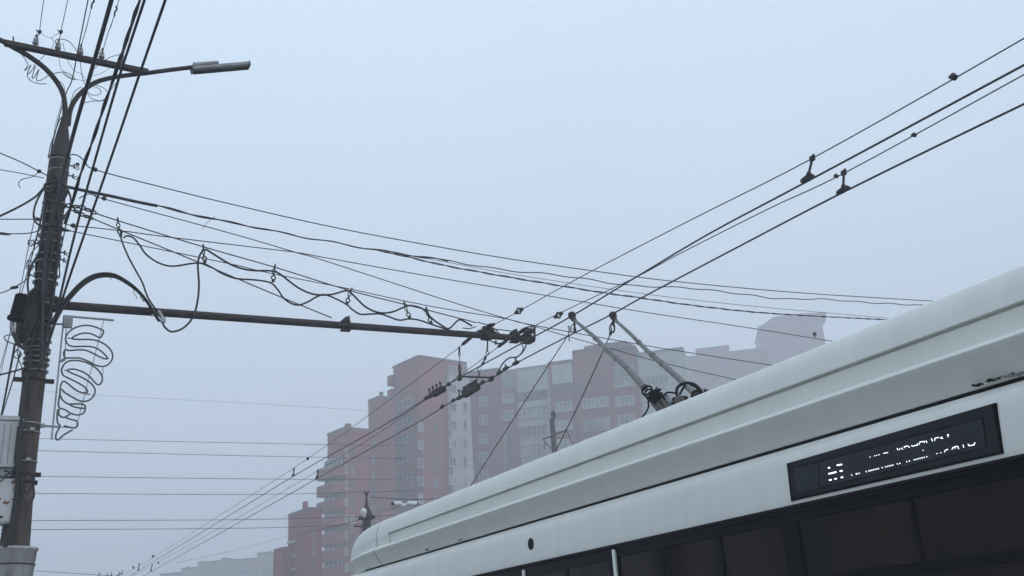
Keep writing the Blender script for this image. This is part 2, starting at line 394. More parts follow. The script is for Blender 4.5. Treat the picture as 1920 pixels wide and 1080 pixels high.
for j in range(4): band(.5, 950, 964, 812 + 35 * j, 838 + 35 * j, M_wing, 'loggia'); band(.5, 939, 949, 800 + 35 * j, 834 + 35 * j, M_panel2, 'panel')  # dark flat loggia strips paint in the shade of recesses
band(0, 967, 1027, 733, 751, M_wing, 'loggia')  # flat dark strip, recess shade put into its colour
for j in range(5):
    y = 774 + 35.2 * j
    band(0, 967, 1027, y - 9, y + 9, M_wingl if j % 2 == 0 else M_wing, 'loggia', .05)
    f_ = fac(.052)
    for k in range(7):
        a, z = f_.hit(969 + 56 * k / 6, y); b = MB(); f_.box(b, a - .06, a + .06, z - .85, z + .85, 0, .06); b.build('mullion', M_winw, lb)
    band(0, 966.5, 1027.5, y + 9.3, y + 11, M_panel, 'sill', .35); band(0, 966.5, 1027.5, y - 10.5, y - 9.3, M_panel2, 'lintel', .2)
band(.6, 1033, 1073, 683, 719, M_panel, 'upper_panel'); band(.6, 1033, 1073, 719.5, 738, M_wing, 'loggia'); band(.9, 1076, 1098, 717, 736, M_wing, 'loggia')  # both loggia strips are flat, the recess shade painted as dark colour
winrow(.6, [(1057, 2.6, 4, True)], 762, 35.2, 3)
winrow(.9, [(1116, 3.9, 6, True)], 755, 35.2, 1)
for j in range(2):
    band(.9, 1092, 1144, 784 + 36 * j, 806 + 36 * j, M_wingl, 'loggia'); band(.9, 1091, 1145, 806.5 + 36 * j, 809 + 36 * j, M_panel2, 'sill', .3)
winrow(.7, [(1171, 3.0, 4, True)], 715, 36, 4)
winrow(.1, [(1232, 3.4, 5, True)], 712, 35.2, 2)
band(.7, 1148, 1191, 684, 704, M_panel2, 'upper_panel')
for j in range(5):
    for x0, x1, off in ((879, 937, .8), (1075, 1145, .9), (1147, 1192, .7), (1029, 1073, .6)):
        band(off, x0, x1, 738 + 34.8 * j, 739.6 + 34.8 * j, M_brick2, 'ledge', .12)
# tower 4 (right end, tall)
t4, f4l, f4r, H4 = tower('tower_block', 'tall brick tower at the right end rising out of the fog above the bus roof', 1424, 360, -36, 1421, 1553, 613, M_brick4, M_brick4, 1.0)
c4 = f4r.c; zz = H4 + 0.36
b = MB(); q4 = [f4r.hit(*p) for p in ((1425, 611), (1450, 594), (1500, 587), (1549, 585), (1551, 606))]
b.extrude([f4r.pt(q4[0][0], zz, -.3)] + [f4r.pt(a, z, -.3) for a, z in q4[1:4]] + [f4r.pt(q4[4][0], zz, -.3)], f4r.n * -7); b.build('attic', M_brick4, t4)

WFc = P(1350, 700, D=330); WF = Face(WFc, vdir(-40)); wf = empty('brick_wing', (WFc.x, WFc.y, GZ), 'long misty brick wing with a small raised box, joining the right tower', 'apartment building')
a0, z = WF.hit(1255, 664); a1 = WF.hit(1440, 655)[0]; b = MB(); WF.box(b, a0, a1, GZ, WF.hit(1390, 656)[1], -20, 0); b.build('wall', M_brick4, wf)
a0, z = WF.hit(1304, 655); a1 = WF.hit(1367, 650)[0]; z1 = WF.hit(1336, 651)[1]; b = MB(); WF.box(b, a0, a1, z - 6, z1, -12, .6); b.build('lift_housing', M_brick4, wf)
# far grey houses
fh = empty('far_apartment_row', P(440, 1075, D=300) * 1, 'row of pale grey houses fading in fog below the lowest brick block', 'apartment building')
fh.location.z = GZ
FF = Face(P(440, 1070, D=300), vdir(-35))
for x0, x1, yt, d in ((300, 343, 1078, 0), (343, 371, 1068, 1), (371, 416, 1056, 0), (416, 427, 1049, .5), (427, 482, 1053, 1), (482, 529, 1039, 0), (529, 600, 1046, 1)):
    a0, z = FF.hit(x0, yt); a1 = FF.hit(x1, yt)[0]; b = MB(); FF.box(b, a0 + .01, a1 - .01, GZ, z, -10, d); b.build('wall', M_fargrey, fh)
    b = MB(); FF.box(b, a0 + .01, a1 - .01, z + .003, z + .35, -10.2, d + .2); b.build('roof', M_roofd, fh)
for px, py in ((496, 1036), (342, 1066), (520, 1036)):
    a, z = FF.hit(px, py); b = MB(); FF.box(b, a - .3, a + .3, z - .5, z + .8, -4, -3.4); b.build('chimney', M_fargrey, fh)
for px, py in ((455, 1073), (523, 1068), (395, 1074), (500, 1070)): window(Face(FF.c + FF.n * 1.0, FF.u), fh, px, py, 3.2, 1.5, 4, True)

# ------------------------------------------------------------------ utility pole
PY = 13.7
pole = empty('utility_pole', (P(32, 1027, Y=PY).x, PY, GZ), 'dark weathered utility pole at the left, wrapped in straps and cables', 'utility pole')
pb = P(27, 1027, Y=PY); pt_ = P(112.5, 296, Y=PY); axis = (pt_ - pb).normalized()
def pole_at(z): return pb + axis * ((z - pb.z) / axis.z)
def pole_r(z):
    k = (z - pb.z) / (pt_.z - pb.z)
    for (k0, r0), (k1, r1) in (((-9, .168), (0, .168)), ((0, .168), (.06, .150)), ((.06, .150), (.25, .134)), ((.25, .134), (1, .127)), ((1, .127), (9, .127))):
        if k <= k1: return r0 + (r1 - r0) * (k - k0) / (k1 - k0)
def zpix(y): return P(100, y, Y=PY).z
b = MB(); zs = [GZ, 1.5] + [pb.z + (pt_.z - pb.z) * k / 10 for k in range(11)]
base = pole_at(0); prof = []
prof = [((z - zs[0]) / axis.z, pole_r(z)) for z in zs]
b.lathe(prof, pole_at(zs[0]), axis, n=28); b.build('shaft', M_pole, pole)
b = MB(); zc = pb.z
b.lathe([(0, .17), (0.02, .18), (1.2, .252), (1.205, .266), (1.235, .266), (1.24, .18)], pole_at(zc - 1.24), axis, n=28); b.build('collar', M_sleeve, pole)
b = MB(); b.torus(pole_at(P(30, 1060, Y=PY).z), axis, (.18 + .072 * (P(30, 1060, Y=PY).z - zc + 1.24) / 1.2), .010, 28, 6); b.build('band', M_iron, pole)
# top bracket cone
b = MB(); tp = P(119, 212, Y=PY); zt = tp.z
b.lathe([(0, .138), (.03, .140), (.06, .125), (.36, .085), (.58, .05), (.66, .042)], pole_at(pt_.z - .02), axis, n=20); b.build('top_bracket', M_iron, pole)
# bands
for y in (296, 301, 321, 358, 383, 405, 428, 445, 458, 482, 496, 518, 532, 575, 604, 617, 643, 658, 664, 676, 685, 699, 798, 812, 868):
    z = zpix(y); c = pole_at(z); r = pole_r(z) + (.022 if 340 < y < 700 else .004)
    ax2 = (axis + Vector((random.uniform(-.05, .05), random.uniform(-.05, .05), 0))).normalized()
    b = MB(); hh = .008 if y > 700 else .006
    b.lathe([(-hh, r), (-hh, r + .005), (hh, r + .005), (hh, r)], c, ax2, n=28)
    if y in (812, 868): b.box(c + Vector((.04, -r - .015, .01)), (.05, .03, .035))
    b.build('band', M_strap, pole)
for y, ex in ((560, .12), (715, .10), (890, .06), (993, .0), (905, .03)):
    z = zpix(y); c = pole_at(z); r = pole_r(z)
    b = MB(); b.lathe([(-.02, r + .001), (-.02, r + .012), (.02, r + .012), (.02, r + .001)], c, axis, n=28)
    if ex: b.box(c + Vector((r + ex / 2, 0, -.005)), (ex, .05, .05)); b.box(c + Vector((-r - ex / 2, 0, 0)), (ex, .05, .05)); b.rod(c + Vector((r + ex * .6, -.06, 0)), c + Vector((r + ex * .6, .06, 0)), .012); b.build('clamp', M_iron, pole)
# curved lamp arms
def pyl(l, **k): return [P(x, y, **k) for x, y in l]
b = MB(); b.tube(pyl([(120, 235), (122, 205), (118, 176), (104, 150), (82, 126), (52, 104), (22, 87), (0, 75), (-60, 48), (-150, 20)], Y=PY), .036, 10); b.build('lamp_arm', M_iron, pole)
b = MB(); b.tube(pyl([(128, 235), (131, 210), (138, 192), (152, 174), (176, 156), (204, 147), (240, 141), (275, 137), (320, 131), (362, 126)], Y=PY + .02), .034, 10); b.build('lamp_arm', M_iron, pole)
a, c = P(8, 79, Y=PY - .08), P(278, 134, Y=PY - .08); d = c - a
b = MB(); rot = d.to_track_quat('X', 'Z').to_matrix(); b.box((a + c) / 2, (d.length, .05, .065), rot); b.box((a + c) / 2 + Vector((0, .03, -.035)), (d.length, .05, .006), rot)
b.rod(P(25, 81, Y=PY - .08), P(25, 69, Y=PY - .08), .01); b.build('crossarm', M_iron, pole)
# insulators on crossarm
for px, py in ((66, 86), (108, 95), (150, 104), (190, 112), (228, 119)):
    c = P(px, py, Y=PY - .08)
    b = MB(); b.rod(c, c + Vector((0, 0, .06)), .008); b.lathe([(0.03, .038), (.04, .044), (.06, .040), (.09, .034), (.10, .037), (.125, .030), (.13, .016)], c, (0, 0, 1), 14)
    q = b.build('insulator', M_porc, pole)
    b = MB(); b.rod(c + Vector((0, 0, .13)), c + Vector((.004, 0, .20)), .012, .008); b.rod(c + Vector((-.02, 0, .165)), c + Vector((.02, 0, .165)), .007); b.build('pin', M_iron, q)
# lamp head
la = P(360, 131, Y=PY + .02); lc = P(466, 122, Y=PY + .02); d = lc - la; rot = d.to_track_quat('X', 'Z').to_matrix(); mid = (la + lc) / 2
lamp = MB().bbox(mid, (d.length, .15, .055), .012, rot).build('lamp_head', M_lampgrey, pole)
b = MB()
for k in range(5): b.box(mid + rot @ Vector((0, -.056 + .028 * k, -.038)), (d.length * .97, .010, .022), rot)
b.build('lens', M_lampdark, lamp)
b = MB(); b.bbox(mid + rot @ Vector((-.24, 0, .07)), (.34, .10, .05), .012, rot); b.bbox(mid + rot @ Vector((-.055, 0, .066)), (.07, .12, .05), .02, rot)
b.rod(mid + rot @ Vector((-.38, 0, .09)), mid + rot @ Vector((-.38, 0, .125)), .008); b.rod(mid + rot @ Vector((-.30, 0, .09)), mid + rot @ Vector((-.30, 0, .125)), .008)
b.build('driver_box', M_lampgrey, lamp)
b = MB(); b.box(la + rot @ Vector((-.003, 0, 0)), (.012, .16, .07), rot); b.box(lc + rot @ Vector((.004, 0, 0)), (.014, .16, .07), rot); b.build('end_cap', M_lampdark, lamp)
# support arm
sa, sb = P(108, 572, Y=PY - .02), P(1001, 636, Y=PY - .02)
b = MB(); b.rod(sa, sb, .058, .050, 16); b.lathe([(0, .056), (.025, .06), (.05, .056)], sb - (sb - sa).normalized() * .05, (sb - sa), 16); arm = b.build('support_arm', M_rustpipe, pole)
def armp(px):
    t = (px - 108) / (1001 - 108); return sa + (sb - sa) * t
b = MB(); c = armp(110); b.box(c + Vector((-.02, 0, 0)), (.10, .10, .16)); b.rod(c + Vector((.03, -.09, 0)), c + Vector((.03, .09, 0)), .02); b.rod(c + Vector((-.05, 0, -.10)), c + Vector((-.05, 0, .12)), .02)
b.torus(c + Vector((-.06, -.05, .04)), (0, 1, 0), .04, .012); b.build('hinge', M_iron, pole)
def arm_bracket(px, flip=1):
    t = (px - 108) / 893; c = sa + (sb - sa) * t; b = MB()
    b.extrude([c + Vector((-.09 * flip, -.04, .05)), c + Vector((.06 * flip, -.04, .05)), c + Vector((.05 * flip, -.04, .15)), c + Vector((-.02 * flip, -.04, .12))], (0, .08, 0))
    b.box(c + Vector((0, 0, -.07)), (.14, .1, .02)); b.rod(c + Vector((-.05, -.05, -.1)), c + Vector((-.05, -.05, .07)), .01); b.rod(c + Vector((.05, -.05, -.1)), c + Vector((.05, -.05, .07)), .01)
    b.build('arm_bracket', M_iron, pole)
arm_bracket(601, 1); arm_bracket(955, 1); arm_bracket(985, 1)
# arm fitting cluster
b = MB(); c = armp(893)
b.box(c + Vector((0, 0, .0)), (.15, .13, .125)); b.box(c + Vector((-.02, 0, .10)), (.07, .07, .10)); b.rod(c + Vector((.05, 0, .04)), c + Vector((.055, 0, .15)), .012); b.rod(c + Vector((.02, 0, -.06)), c + Vector((.0, 0, -.26)), .012)
b.torus(c + Vector((0, 0, -.28)), (0, 1, 0), .025, .008, 10); b.rod(c + Vector((-.14, 0, .06)), c + Vector((.14, 0, .12)), .02); b.rod(c + Vector((.03, -.1, .17)), c + Vector((.03, .1, .17)), .014)
b.rod(c + Vector((.16, 0, -.07)), c + Vector((.16, 0, -.13)), .018); b.rod(c + Vector((.07, 0, .1)), c + Vector((.20, 0, .03)), .03); b.build('suspension_clamp', M_iron, pole)
b = MB(); c = armp(1000); b.rod(c + Vector((0, -.03, -.02)), c + Vector((.02, -.03, .20)), .02); b.rod(c + Vector((-.12, -.04, .0)), c + Vector((.0, -.04, .16)), .02); b.box(c + Vector((-.07, -.03, .12)), (.08, .06, .08)); b.build('end_fitting', M_iron, pole)
# hooks and small hardware on the shaft
for y, sx in ((308, 1), (327, 1), (462, -1), (473, 1), (487, 1), (505, -1)):
    z = zpix(y); c = pole_at(z); r = pole_r(z); b = MB(); s = sx
    b.rod(c + Vector((s * r * .8, -.03, 0)), c + Vector((s * (r + .07), -.03, .0)), .010)
    b.box(c + Vector((s * (r + .06), -.03, 0)), (.02, .05, .05)); b.torus(c + Vector((s * (r + .1), -.03, -.02)), (0, 1, 0), .022, .006, 10); b.build('hook', M_iron, pole)

# ------------------------------------------------------------------ cabinets
def cabinet(name, label, x0, x1, y0, y1, mt, slope, par=None):
    a = P(x0, y0, Y=PY - .05); c = P(x1, y1, Y=PY - .05); w = c.x - a.x + .0; h = a.z - c.z
    t = empty(name, ((a.x + c.x) / 2, PY - .05, c.z), label, 'cabinet')
    b = MB(); b.bbox(((a.x + c.x) / 2, PY - .05, (a.z + c.z) / 2), (w, .30, h), .012)
    b.build('body', mt, t)
    b = MB(); z = a.z + .002
    if slope:
        b.extrude([(a.x - .01, PY - .22, z), (c.x + .01, PY - .22, z), (c.x + .01, PY - .22, z + .015), (c.x - .06, PY - .22, z + .05), (a.x + .1, PY - .22, z + .05)], (0, .34, 0))
        b.build('lid', mt, t)
        b = MB()
        for k in range(8): b.box((a.x + w * (k + .8) / 8.6, PY - .205, (a.z + c.z) / 2), (.008, .012, h * .86))
        b.build('rib', M_lampgrey, t)
        b = MB()
        b.box(((a.x + c.x) / 2, PY - .05, c.z - .05), (w * .8, .2, .1)); b.build('cable_gland', M_lampgrey, t)
    else:
        b.box(((a.x + c.x) / 2, PY - .205, (a.z + c.z) / 2), (w * .9, .012, h * .92)); b.build('door', mt, t)
        b = MB(); b.box((c.x - .17, PY - .214, c.z + .07), (.07, .01, .025)); b.build('nameplate', M_gap, t)
    return t
cabinet('cable_cabinet', 'pale grey ribbed cabinet on the left of the pole, above the rusty one', -60, 33, 790, 880, M_boxgrey, True)
cabinet('cable_cabinet', 'rust-stained grey cabinet on the pole just above its zinc collar', -60, 27, 900, 984, M_boxrust, False)

# ------------------------------------------------------------------ cables
NW = [0]
def cable(name, pts, r, label, cat='cable', mt=None, group=None, **k):
    b = MB(); b.tube(pts, r, **k); o = b.build(name, mt or M_wire, None, origin=pts[0]); return tagset(o, label, cat, group)
def ext(pts, n=1.5):
    """carry a wire on past its last point, outside the frame"""
    return list(pts) + [pts[-1] + (pts[-1] - pts[-2]).normalized() * n]
def extb(pts, n=1.5): return [pts[0] + (pts[0] - pts[1]).normalized() * n] + list(pts)

G_CONT = 'trolley contact wires along the street'
X1, X2 = 6.85, 7.4
w_mess1 = pyl([(2500, -270), (1920, 72), (1523, 297), (1300, 410), (1095, 516), (972, 584), (925, 609), (893, 622), (872, 640), (860, 652), (720, 757), (577, 860), (400, 974), (258, 1063), (200, 1095), (120, 1150)], X=X1)
cable('messenger_wire', w_mess1, .0065, 'uppermost of the four street wires, carrying the left hanger at the upper right', 'wire', M_thin)
w_mess2 = pyl([(2500, -180), (1920, 140), (1582, 325), (1440, 392), (1270, 478), (1192, 520), (1062, 581), (1002, 611), (987, 619), (952, 637), (935, 650), (910, 669), (860, 706), (800, 748), (700, 818), (567, 900), (440, 974), (296, 1054), (180, 1118)], X=X2 - .02)
cable('messenger_wire', w_mess2, .0065, 'thin third street wire from the top, with a small clamp below the right hanger', 'wire', M_thin)
w_c1 = pyl([(2500, -190), (1920, 122), (1510, 342), (1330, 438), (1192, 520), (1073, 592), (1002, 631), (972, 647), (860, 709), (802, 745), (732, 790), (640, 842), (550, 893), (400, 985), (260, 1070), (180, 1120)], X=X1)
cable('contact_wire', w_c1, .0105, 'thick contact wire touched by the left trolley pole head', 'wire', M_copper, G_CONT)
w_c2 = pyl([(2500, -80), (1920, 195), (1580, 361), (1380, 465), (1200, 560), (1148, 589), (1062, 632), (970, 680), (920, 711), (860, 745), (787, 790), (690, 844), (595, 897), (430, 990), (283, 1072), (200, 1118)], X=X2)
cable('contact_wire', w_c2, .0105, 'lowest thick contact wire touched by the right trolley pole head', 'wire', M_copper, G_CONT)

def sp(l, Y=PY): return pyl(l, Y=Y)
cable('span_wire', ext(sp([(132, 290), (145, 291), (160, 303), (178, 318), (300, 350), (422, 380), (630, 427), (840, 466), (960, 486), (1120, 509), (1268, 528), (1500, 549), (1755, 565)], PY - .1), 6), .0085, 'highest span wire leaving the pole top for the far right', 'wire')
s2 = ext(sp([(125, 350), (175, 361), (210, 368), (250, 377), (295, 386), (400, 411), (460, 422), (530, 437), (600, 450), (690, 466), (760, 477), (840, 489), (905, 500), (960, 508), (1030, 514), (1090, 522), (1180, 535), (1290, 540), (1380, 550), (1460, 560), (1540, 561), (1640, 568), (1755, 574)], PY), 6)
b = MB(); b.tube(s2, .0085, n=6, sub=16, helix=(.010, .9, 0)); b.tube(s2[:12], .0095, n=6, sub=16, helix=(.013, .8, 3.1)); b.tube(s2[:5], .022)
tagset(b.build('twisted_cable_bundle', M_wire, origin=s2[0]), 'thick twisted cable bundle second from the top off the pole', 'cable')
s5 = ext(sp([(700, 467), (770, 483), (840, 499), (945, 518), (1040, 534), (1132, 549), (1190, 557), (1310, 574), (1450, 588), (1668, 600)], PY - .03), 6)
b = MB(); b.tube(s5, .0085, sub=14, helix=(.006, .6, 0)); b.tube(s5, .006, sub=14, helix=(.012, .6, 2.5)); tagset(b.build('twisted_cable_bundle', M_wire, origin=s5[0]), 'twisted cable forking below the bundle and reaching the bus roof highest tower side', 'cable')
cable('span_wire', ext(sp([(745, 476), (840, 492), (960, 514), (1200, 550), (1400, 573), (1668, 597)], PY + .05), 6), .0045, 'hair-thin wire just above the forked twisted cable', 'wire', M_thin)
cable('span_wire', ext(sp([(148, 372), (165, 364), (180, 367), (195, 373), (380, 423), (480, 451), (557, 474), (600, 486), (720, 525), (840, 564), (945, 596), (1002, 610), (1200, 646), (1330, 667), (1448, 685)], PY - .06), 6), .0072, 'thin wire falling steeply from the pole and crossing the arm end', 'wire')
cable('span_wire', ext(sp([(120, 419), (137, 423), (222, 432), (312, 444), (480, 464), (560, 474), (620, 485), (840, 524), (1000, 550), (1200, 584), (1400, 614), (1562, 640)], PY + .1), 6), .0072, 'slack span wire ending near the flying bird', 'wire')
cable('span_wire', ext(sp([(122, 431), (225, 452), (385, 485), (442, 497), (510, 513), (652, 541), (757, 564), (840, 580), (945, 597), (1002, 612), (1062, 630), (1200, 669), (1300, 694), (1380, 712)], PY + .06), 6), .0068, 'lowest span wire dipping behind the trolley pole middles', 'wire')
g1 = sp([(180, 400), (222, 414), (382, 463), (515, 501), (657, 545), (760, 571), (800, 581), (893, 605)], PY - .04)
cable('guy_wire', g1, .0085, 'upper guy wire carrying the six link hangers down to the arm', 'wire')
g2 = sp([(172, 409), (222, 430), (375, 493), (510, 550), (622, 596)], PY - .08)
cable('guy_wire', g2, .0085, 'lower guy wire ending at the bracket midway along the arm', 'wire')
# feeder festoons
f2 = sp([(232, 446), (238, 442), (250, 446), (262, 460), (275, 478), (300, 494), (325, 499), (360, 494), (380, 494), (400, 503), (417, 513), (442, 522), (480, 525), (507, 530), (520, 542), (535, 562), (557, 572), (577, 566), (597, 555), (612, 553), (647, 569), (660, 580), (675, 589), (692, 589), (715, 589), (747, 600), (765, 598), (785, 600), (815, 610), (850, 622)], PY - .12)
cable('feeder_cable', f2, .013, 'lower drooping feeder cable looping between the hanger bottoms', n=8)
f3 = sp([(304, 600), (308, 612), (322, 622), (345, 614), (363, 592), (371, 560), (373, 530), (371, 500), (374, 480), (384, 468), (395, 473), (422, 490), (445, 501), (472, 507), (510, 508), (525, 514), (560, 540), (590, 552), (622, 552), (650, 545), (662, 553), (685, 575), (710, 586), (735, 585), (757, 576), (770, 573), (792, 579), (810, 597), (828, 610), (842, 616), (857, 602), (865, 600), (885, 611)], PY - .14)
cable('feeder_cable', f3, .014, 'upper feeder cable hanging in the big U loop below the arch end', n=8)
f1 = sp([(226, 430), (228, 450), (240, 480), (255, 508), (267, 530), (277, 557), (292, 580), (304, 598)], PY - .13)
cable('feeder_cable', f1, .012, 'feeder cable dropping from the first hanger to the arch end', n=8)
ar = [(98, 608), (108, 588), (122, 566), (150, 535), (175, 519), (200, 515), (222, 520), (250, 538), (270, 558), (284, 578), (297, 600)]
b = MB()
for k, (dx, dy) in enumerate(((0, 0), (2, 3), (-1, -3))):
    b.tube(sp([(x + dx, y + dy) for x, y in ar], PY - .16 - .02 * k), .022 - .004 * k, n=8)
for px, py in ((205, 518), (232, 526), (262, 552), (276, 570)):
    c = P(px, py, Y=PY - .17); b.rod(c + Vector((0, 0, 0)), c + Vector((.03, .0, -.05)), .004)
b.tube(sp([(250, 541), (252, 552), (256, 556), (255, 560)], PY - .18), .004); b.tube(sp([(262, 556), (270, 566), (268, 560), (276, 570)], PY - .2), .004)
tagset(b.build('cable_arch', M_wire, origin=P(98, 608, Y=PY - .16)), 'thick black cable bundle arching from the pole over the horizontal arm', 'cable')
b = MB(); c = P(303, 597, Y=PY - .2); b.rod(c + Vector((-.05, 0, .10)), c + Vector((.04, 0, -.04)), .028); b.box(c + Vector((.02, 0, -.02)), (.06, .05, .07)); b.rod(c + Vector((-.10, 0, .05)), c + Vector((-.14, 0, .02)), .01)
tagset(b.build('cable_connector', M_galv, origin=c), 'grey lug connector at the drooping end of the cable arch', 'connector')
loops = [
 ([(905, 616), (912, 630), (922, 640), (937, 644), (952, 637), (965, 627), (980, 623), (998, 621)], .011, 'cable loop sagging below the arm between clamp and tip'),
 ([(908, 614), (927, 617), (940, 629), (955, 637), (972, 638), (990, 645)], .009, 'thin cable curving across the arm from clamp to tip'),
 ([(993, 625), (989, 640), (982, 657), (970, 669), (955, 671), (944, 680), (938, 690), (936, 699)], .012, 'thick cable dropping from arm tip to the left feeder clamp'),
 ([(975, 640), (981, 652), (976, 664), (968, 671), (967, 680)], .009, 'short cable from arm tip to the right feeder clamp'),
 ([(895, 604), (917, 610), (928, 617), (945, 619), (960, 621)], .009, 'cable bridging above the arm from clamp to bracket'),
 ([(958, 632), (972, 622), (985, 614), (1000, 612)], .008, 'short cable rising over the arm tip'),
]
for l, r, lab in loops: cable('jumper_cable', sp(l, PY - .1), r, lab, n=8)
for l, lab in (([(868, 615), (880, 616), (893, 612)], 'tie wire joining the arm clamp to the upper feeder loop'),):
    cable('tie_wire', sp(l, PY - .1), .008, lab, 'wire')

# overhead service cables from behind the camera to the pole
def top(l, Ys): return [P(x, y, Y=yy) for (x, y), yy in zip(l, Ys)]
cable('service_cable', extb(top([(209, 0), (185, 85), (160, 172), (133, 268), (100, 400), (82, 520), (78, 690)], [10.5, 11.5, 12.5, 13.2, 13.38, 13.42, 13.4]), 12), .026, 'thickest overhead cable running in front of the crossarm and down the pole', n=8)
bb = extb(top([(262, 0), (225, 110), (205, 170), (172, 268), (150, 330), (134, 385), (122, 420)], [9.5, 10.8, 11.3, 12.3, 12.9, 13.3, 13.45]), 12)
b = MB(); b.tube(bb, .013, n=6, sub=24, helix=(.008, 1.1, 0)); b.tube(bb, .010, n=6, sub=24, helix=(.014, 1.1, 3)); tagset(b.build('service_cable', M_wire, origin=bb[1]), 'lumpy twisted overhead cable left of the two rightmost cables', 'cable')
cable('service_cable', extb(top([(271, 0), (228, 130), (187, 270), (160, 365), (135, 460), (112, 560)], [9.5, 10.8, 12.2, 12.8, 13.2, 13.4]), 12), .015, 'smooth overhead cable second from the right, meeting the pole at the arm root', n=8)
cable('service_cable', extb(top([(310, 0), (262, 138), (218, 268), (172, 400), (127, 530), (98, 622), (74, 692)], [9.0, 10.4, 11.8, 12.6, 13.1, 13.38, 13.4]), 12), .015, 'rightmost overhead cable, crossing the pole below the arm root', n=8)
for l, lab, r in (
  ([(82, 0), (78, 28), (74, 58), (67, 80)], 'leftmost thin wire, ending on the first crossarm insulator', .005),
  ([(127, 0), (121, 28), (114, 60), (109, 88)], 'thin wire ending on the second crossarm insulator', .005),
  ([(175, 0), (165, 40), (152, 88), (150, 98)], 'thin wire ending on the middle crossarm insulator', .005),
  ([(223, 0), (212, 36), (200, 70), (191, 104)], 'thin wire ending on the fourth crossarm insulator', .005),
  ([(256, 26), (245, 60), (233, 98), (229, 112)], 'thin wire ending on the rightmost crossarm insulator', .004)):
    q = top(l, [12.1, 12.7, 13.2, PY - .08]) if l[0][1] == 0 else top(l, [12.6, 12.9, 13.4, PY - .08])
    cable('overhead_wire', extb(q, 10), r, lab, 'wire', M_thin)
cable('overhead_wire', extb(top([(165, 0), (147, 90), (135, 150), (122, 180), (100, 262), (93, 300), (78, 400), (60, 480)], [12.0, 13.0, 13.6, 13.9, 14.0, 14.0, 13.95, 13.9]), 10), .008, 'thin dark wire passing behind the crossarm towards the pole left side', 'wire')
for px, py, lab in ((174, 5, 'knot on the middle insulator wire at the picture top'), (217, 20, 'knot on the fourth insulator wire at the picture top')):
    c = P(px, py, Y=12.3); b = MB(); b.tube([c + Vector((.0, 0, .07)), c + Vector((.012, 0, .02)), c + Vector((-.008, 0, -.02)), c + Vector((-.01, 0, -.09))], .012); tagset(b.build('wire_splice', M_wire, origin=c), lab, 'splice')
for (px, py), lab in (((74, 60), 'small clamp above the first crossarm insulator'), ((114, 60), 'small clamp above the second crossarm insulator')):
    c = P(px, py, Y=13.2); b = MB(); b.rod(c + Vector((-.025, 0, 0)), c + Vector((.025, 0, .012)), .018); b.rod(c + Vector((0, 0, -.03)), c + Vector((.01, 0, .03)), .014); b.rod(c + Vector((-.045, 0, .02)), c + Vector((-.01, 0, .01)), .008); tagset(b.build('wire_clamp', M_iron, origin=c), lab, 'clamp')
# tangle around the lamp arms
tang = [
 ([(74, 60), (85, 68), (97, 71), (103, 66), (114, 61)], .0035, 'thin wire sagging between the first two insulator clamps'),
 ([(97, 71), (101, 80), (96, 92), (85, 102), (72, 115), (62, 124)], .004, 'thin wire dropping through the crossarm to the coiled lead'),
 ([(106, 84), (104, 76), (112, 73), (128, 77), (140, 90), (148, 104)], .006, 'black lead hooping between the second and middle insulators'),
 ([(40, 102), (48, 112), (52, 122), (46, 132), (52, 128), (58, 122), (52, 138), (57, 136), (66, 124), (60, 146), (66, 142), (73, 130), (68, 150), (78, 150), (90, 142), (104, 137), (125, 136), (141, 149), (128, 145), (118, 137)], .006, 'squiggly coiled lead left of the curved lamp arm'),
 ([(52, 134), (52, 144), (60, 153), (75, 157), (88, 157)], .006, 'stray lead end hanging under the squiggle'),
 ([(150, 104), (152, 130), (156, 150), (160, 160)], .005, 'lead dropping from the middle insulator to the lamp arm'),
 ([(110, 98), (113, 125), (122, 137), (135, 147), (150, 150), (160, 152)], .0035, 'thin grey lead looping under the crossarm'),
 ([(118, 80), (125, 110), (140, 133), (152, 138), (162, 152)], .0035, 'thin lead curving from the second insulator to the right arm'),
 ([(225, 102), (205, 108), (185, 122), (172, 134), (163, 152)], .005, 'lead running from the last insulator back to the arm bend'),
 ([(232, 108), (205, 128), (188, 138), (172, 142)], .003, 'faint wire parallel under the crossarm right half'),
 ([(160, 160), (175, 162), (188, 168), (186, 177), (172, 178), (162, 170)], .005, 'small wire ring right of the arm bend'),
 ([(158, 165), (170, 183), (186, 189), (197, 185), (203, 177), (200, 170), (188, 162), (170, 158)], .005, 'larger wire ring hanging beside the arm bend'),
 ([(158, 193), (172, 190), (197, 187), (210, 165), (222, 152)], .005, 'loose lead joining the wire ring to the lamp arm'),
 ([(118, 217), (110, 228), (102, 252), (94, 275), (90, 297)], .007, 'lead running down the left of the top bracket'),
 ([(108, 150), (118, 158), (121, 170), (117, 185), (112, 205), (103, 240), (98, 280)], .004, 'thin lead following the left lamp arm downward'),
 ([(155, 175), (150, 205), (142, 240), (132, 285)], .005, 'thin lead beside the thick cable above the pole cap'),
 ([(152, 163), (140, 172), (133, 190), (130, 205)], .005, 'lead hugging the inner curve of the right lamp arm'),
]
for l, r, lab in tang: cable('lead_wire', sp(l, PY - .12), r, lab, 'wire', sub=6, n=5)
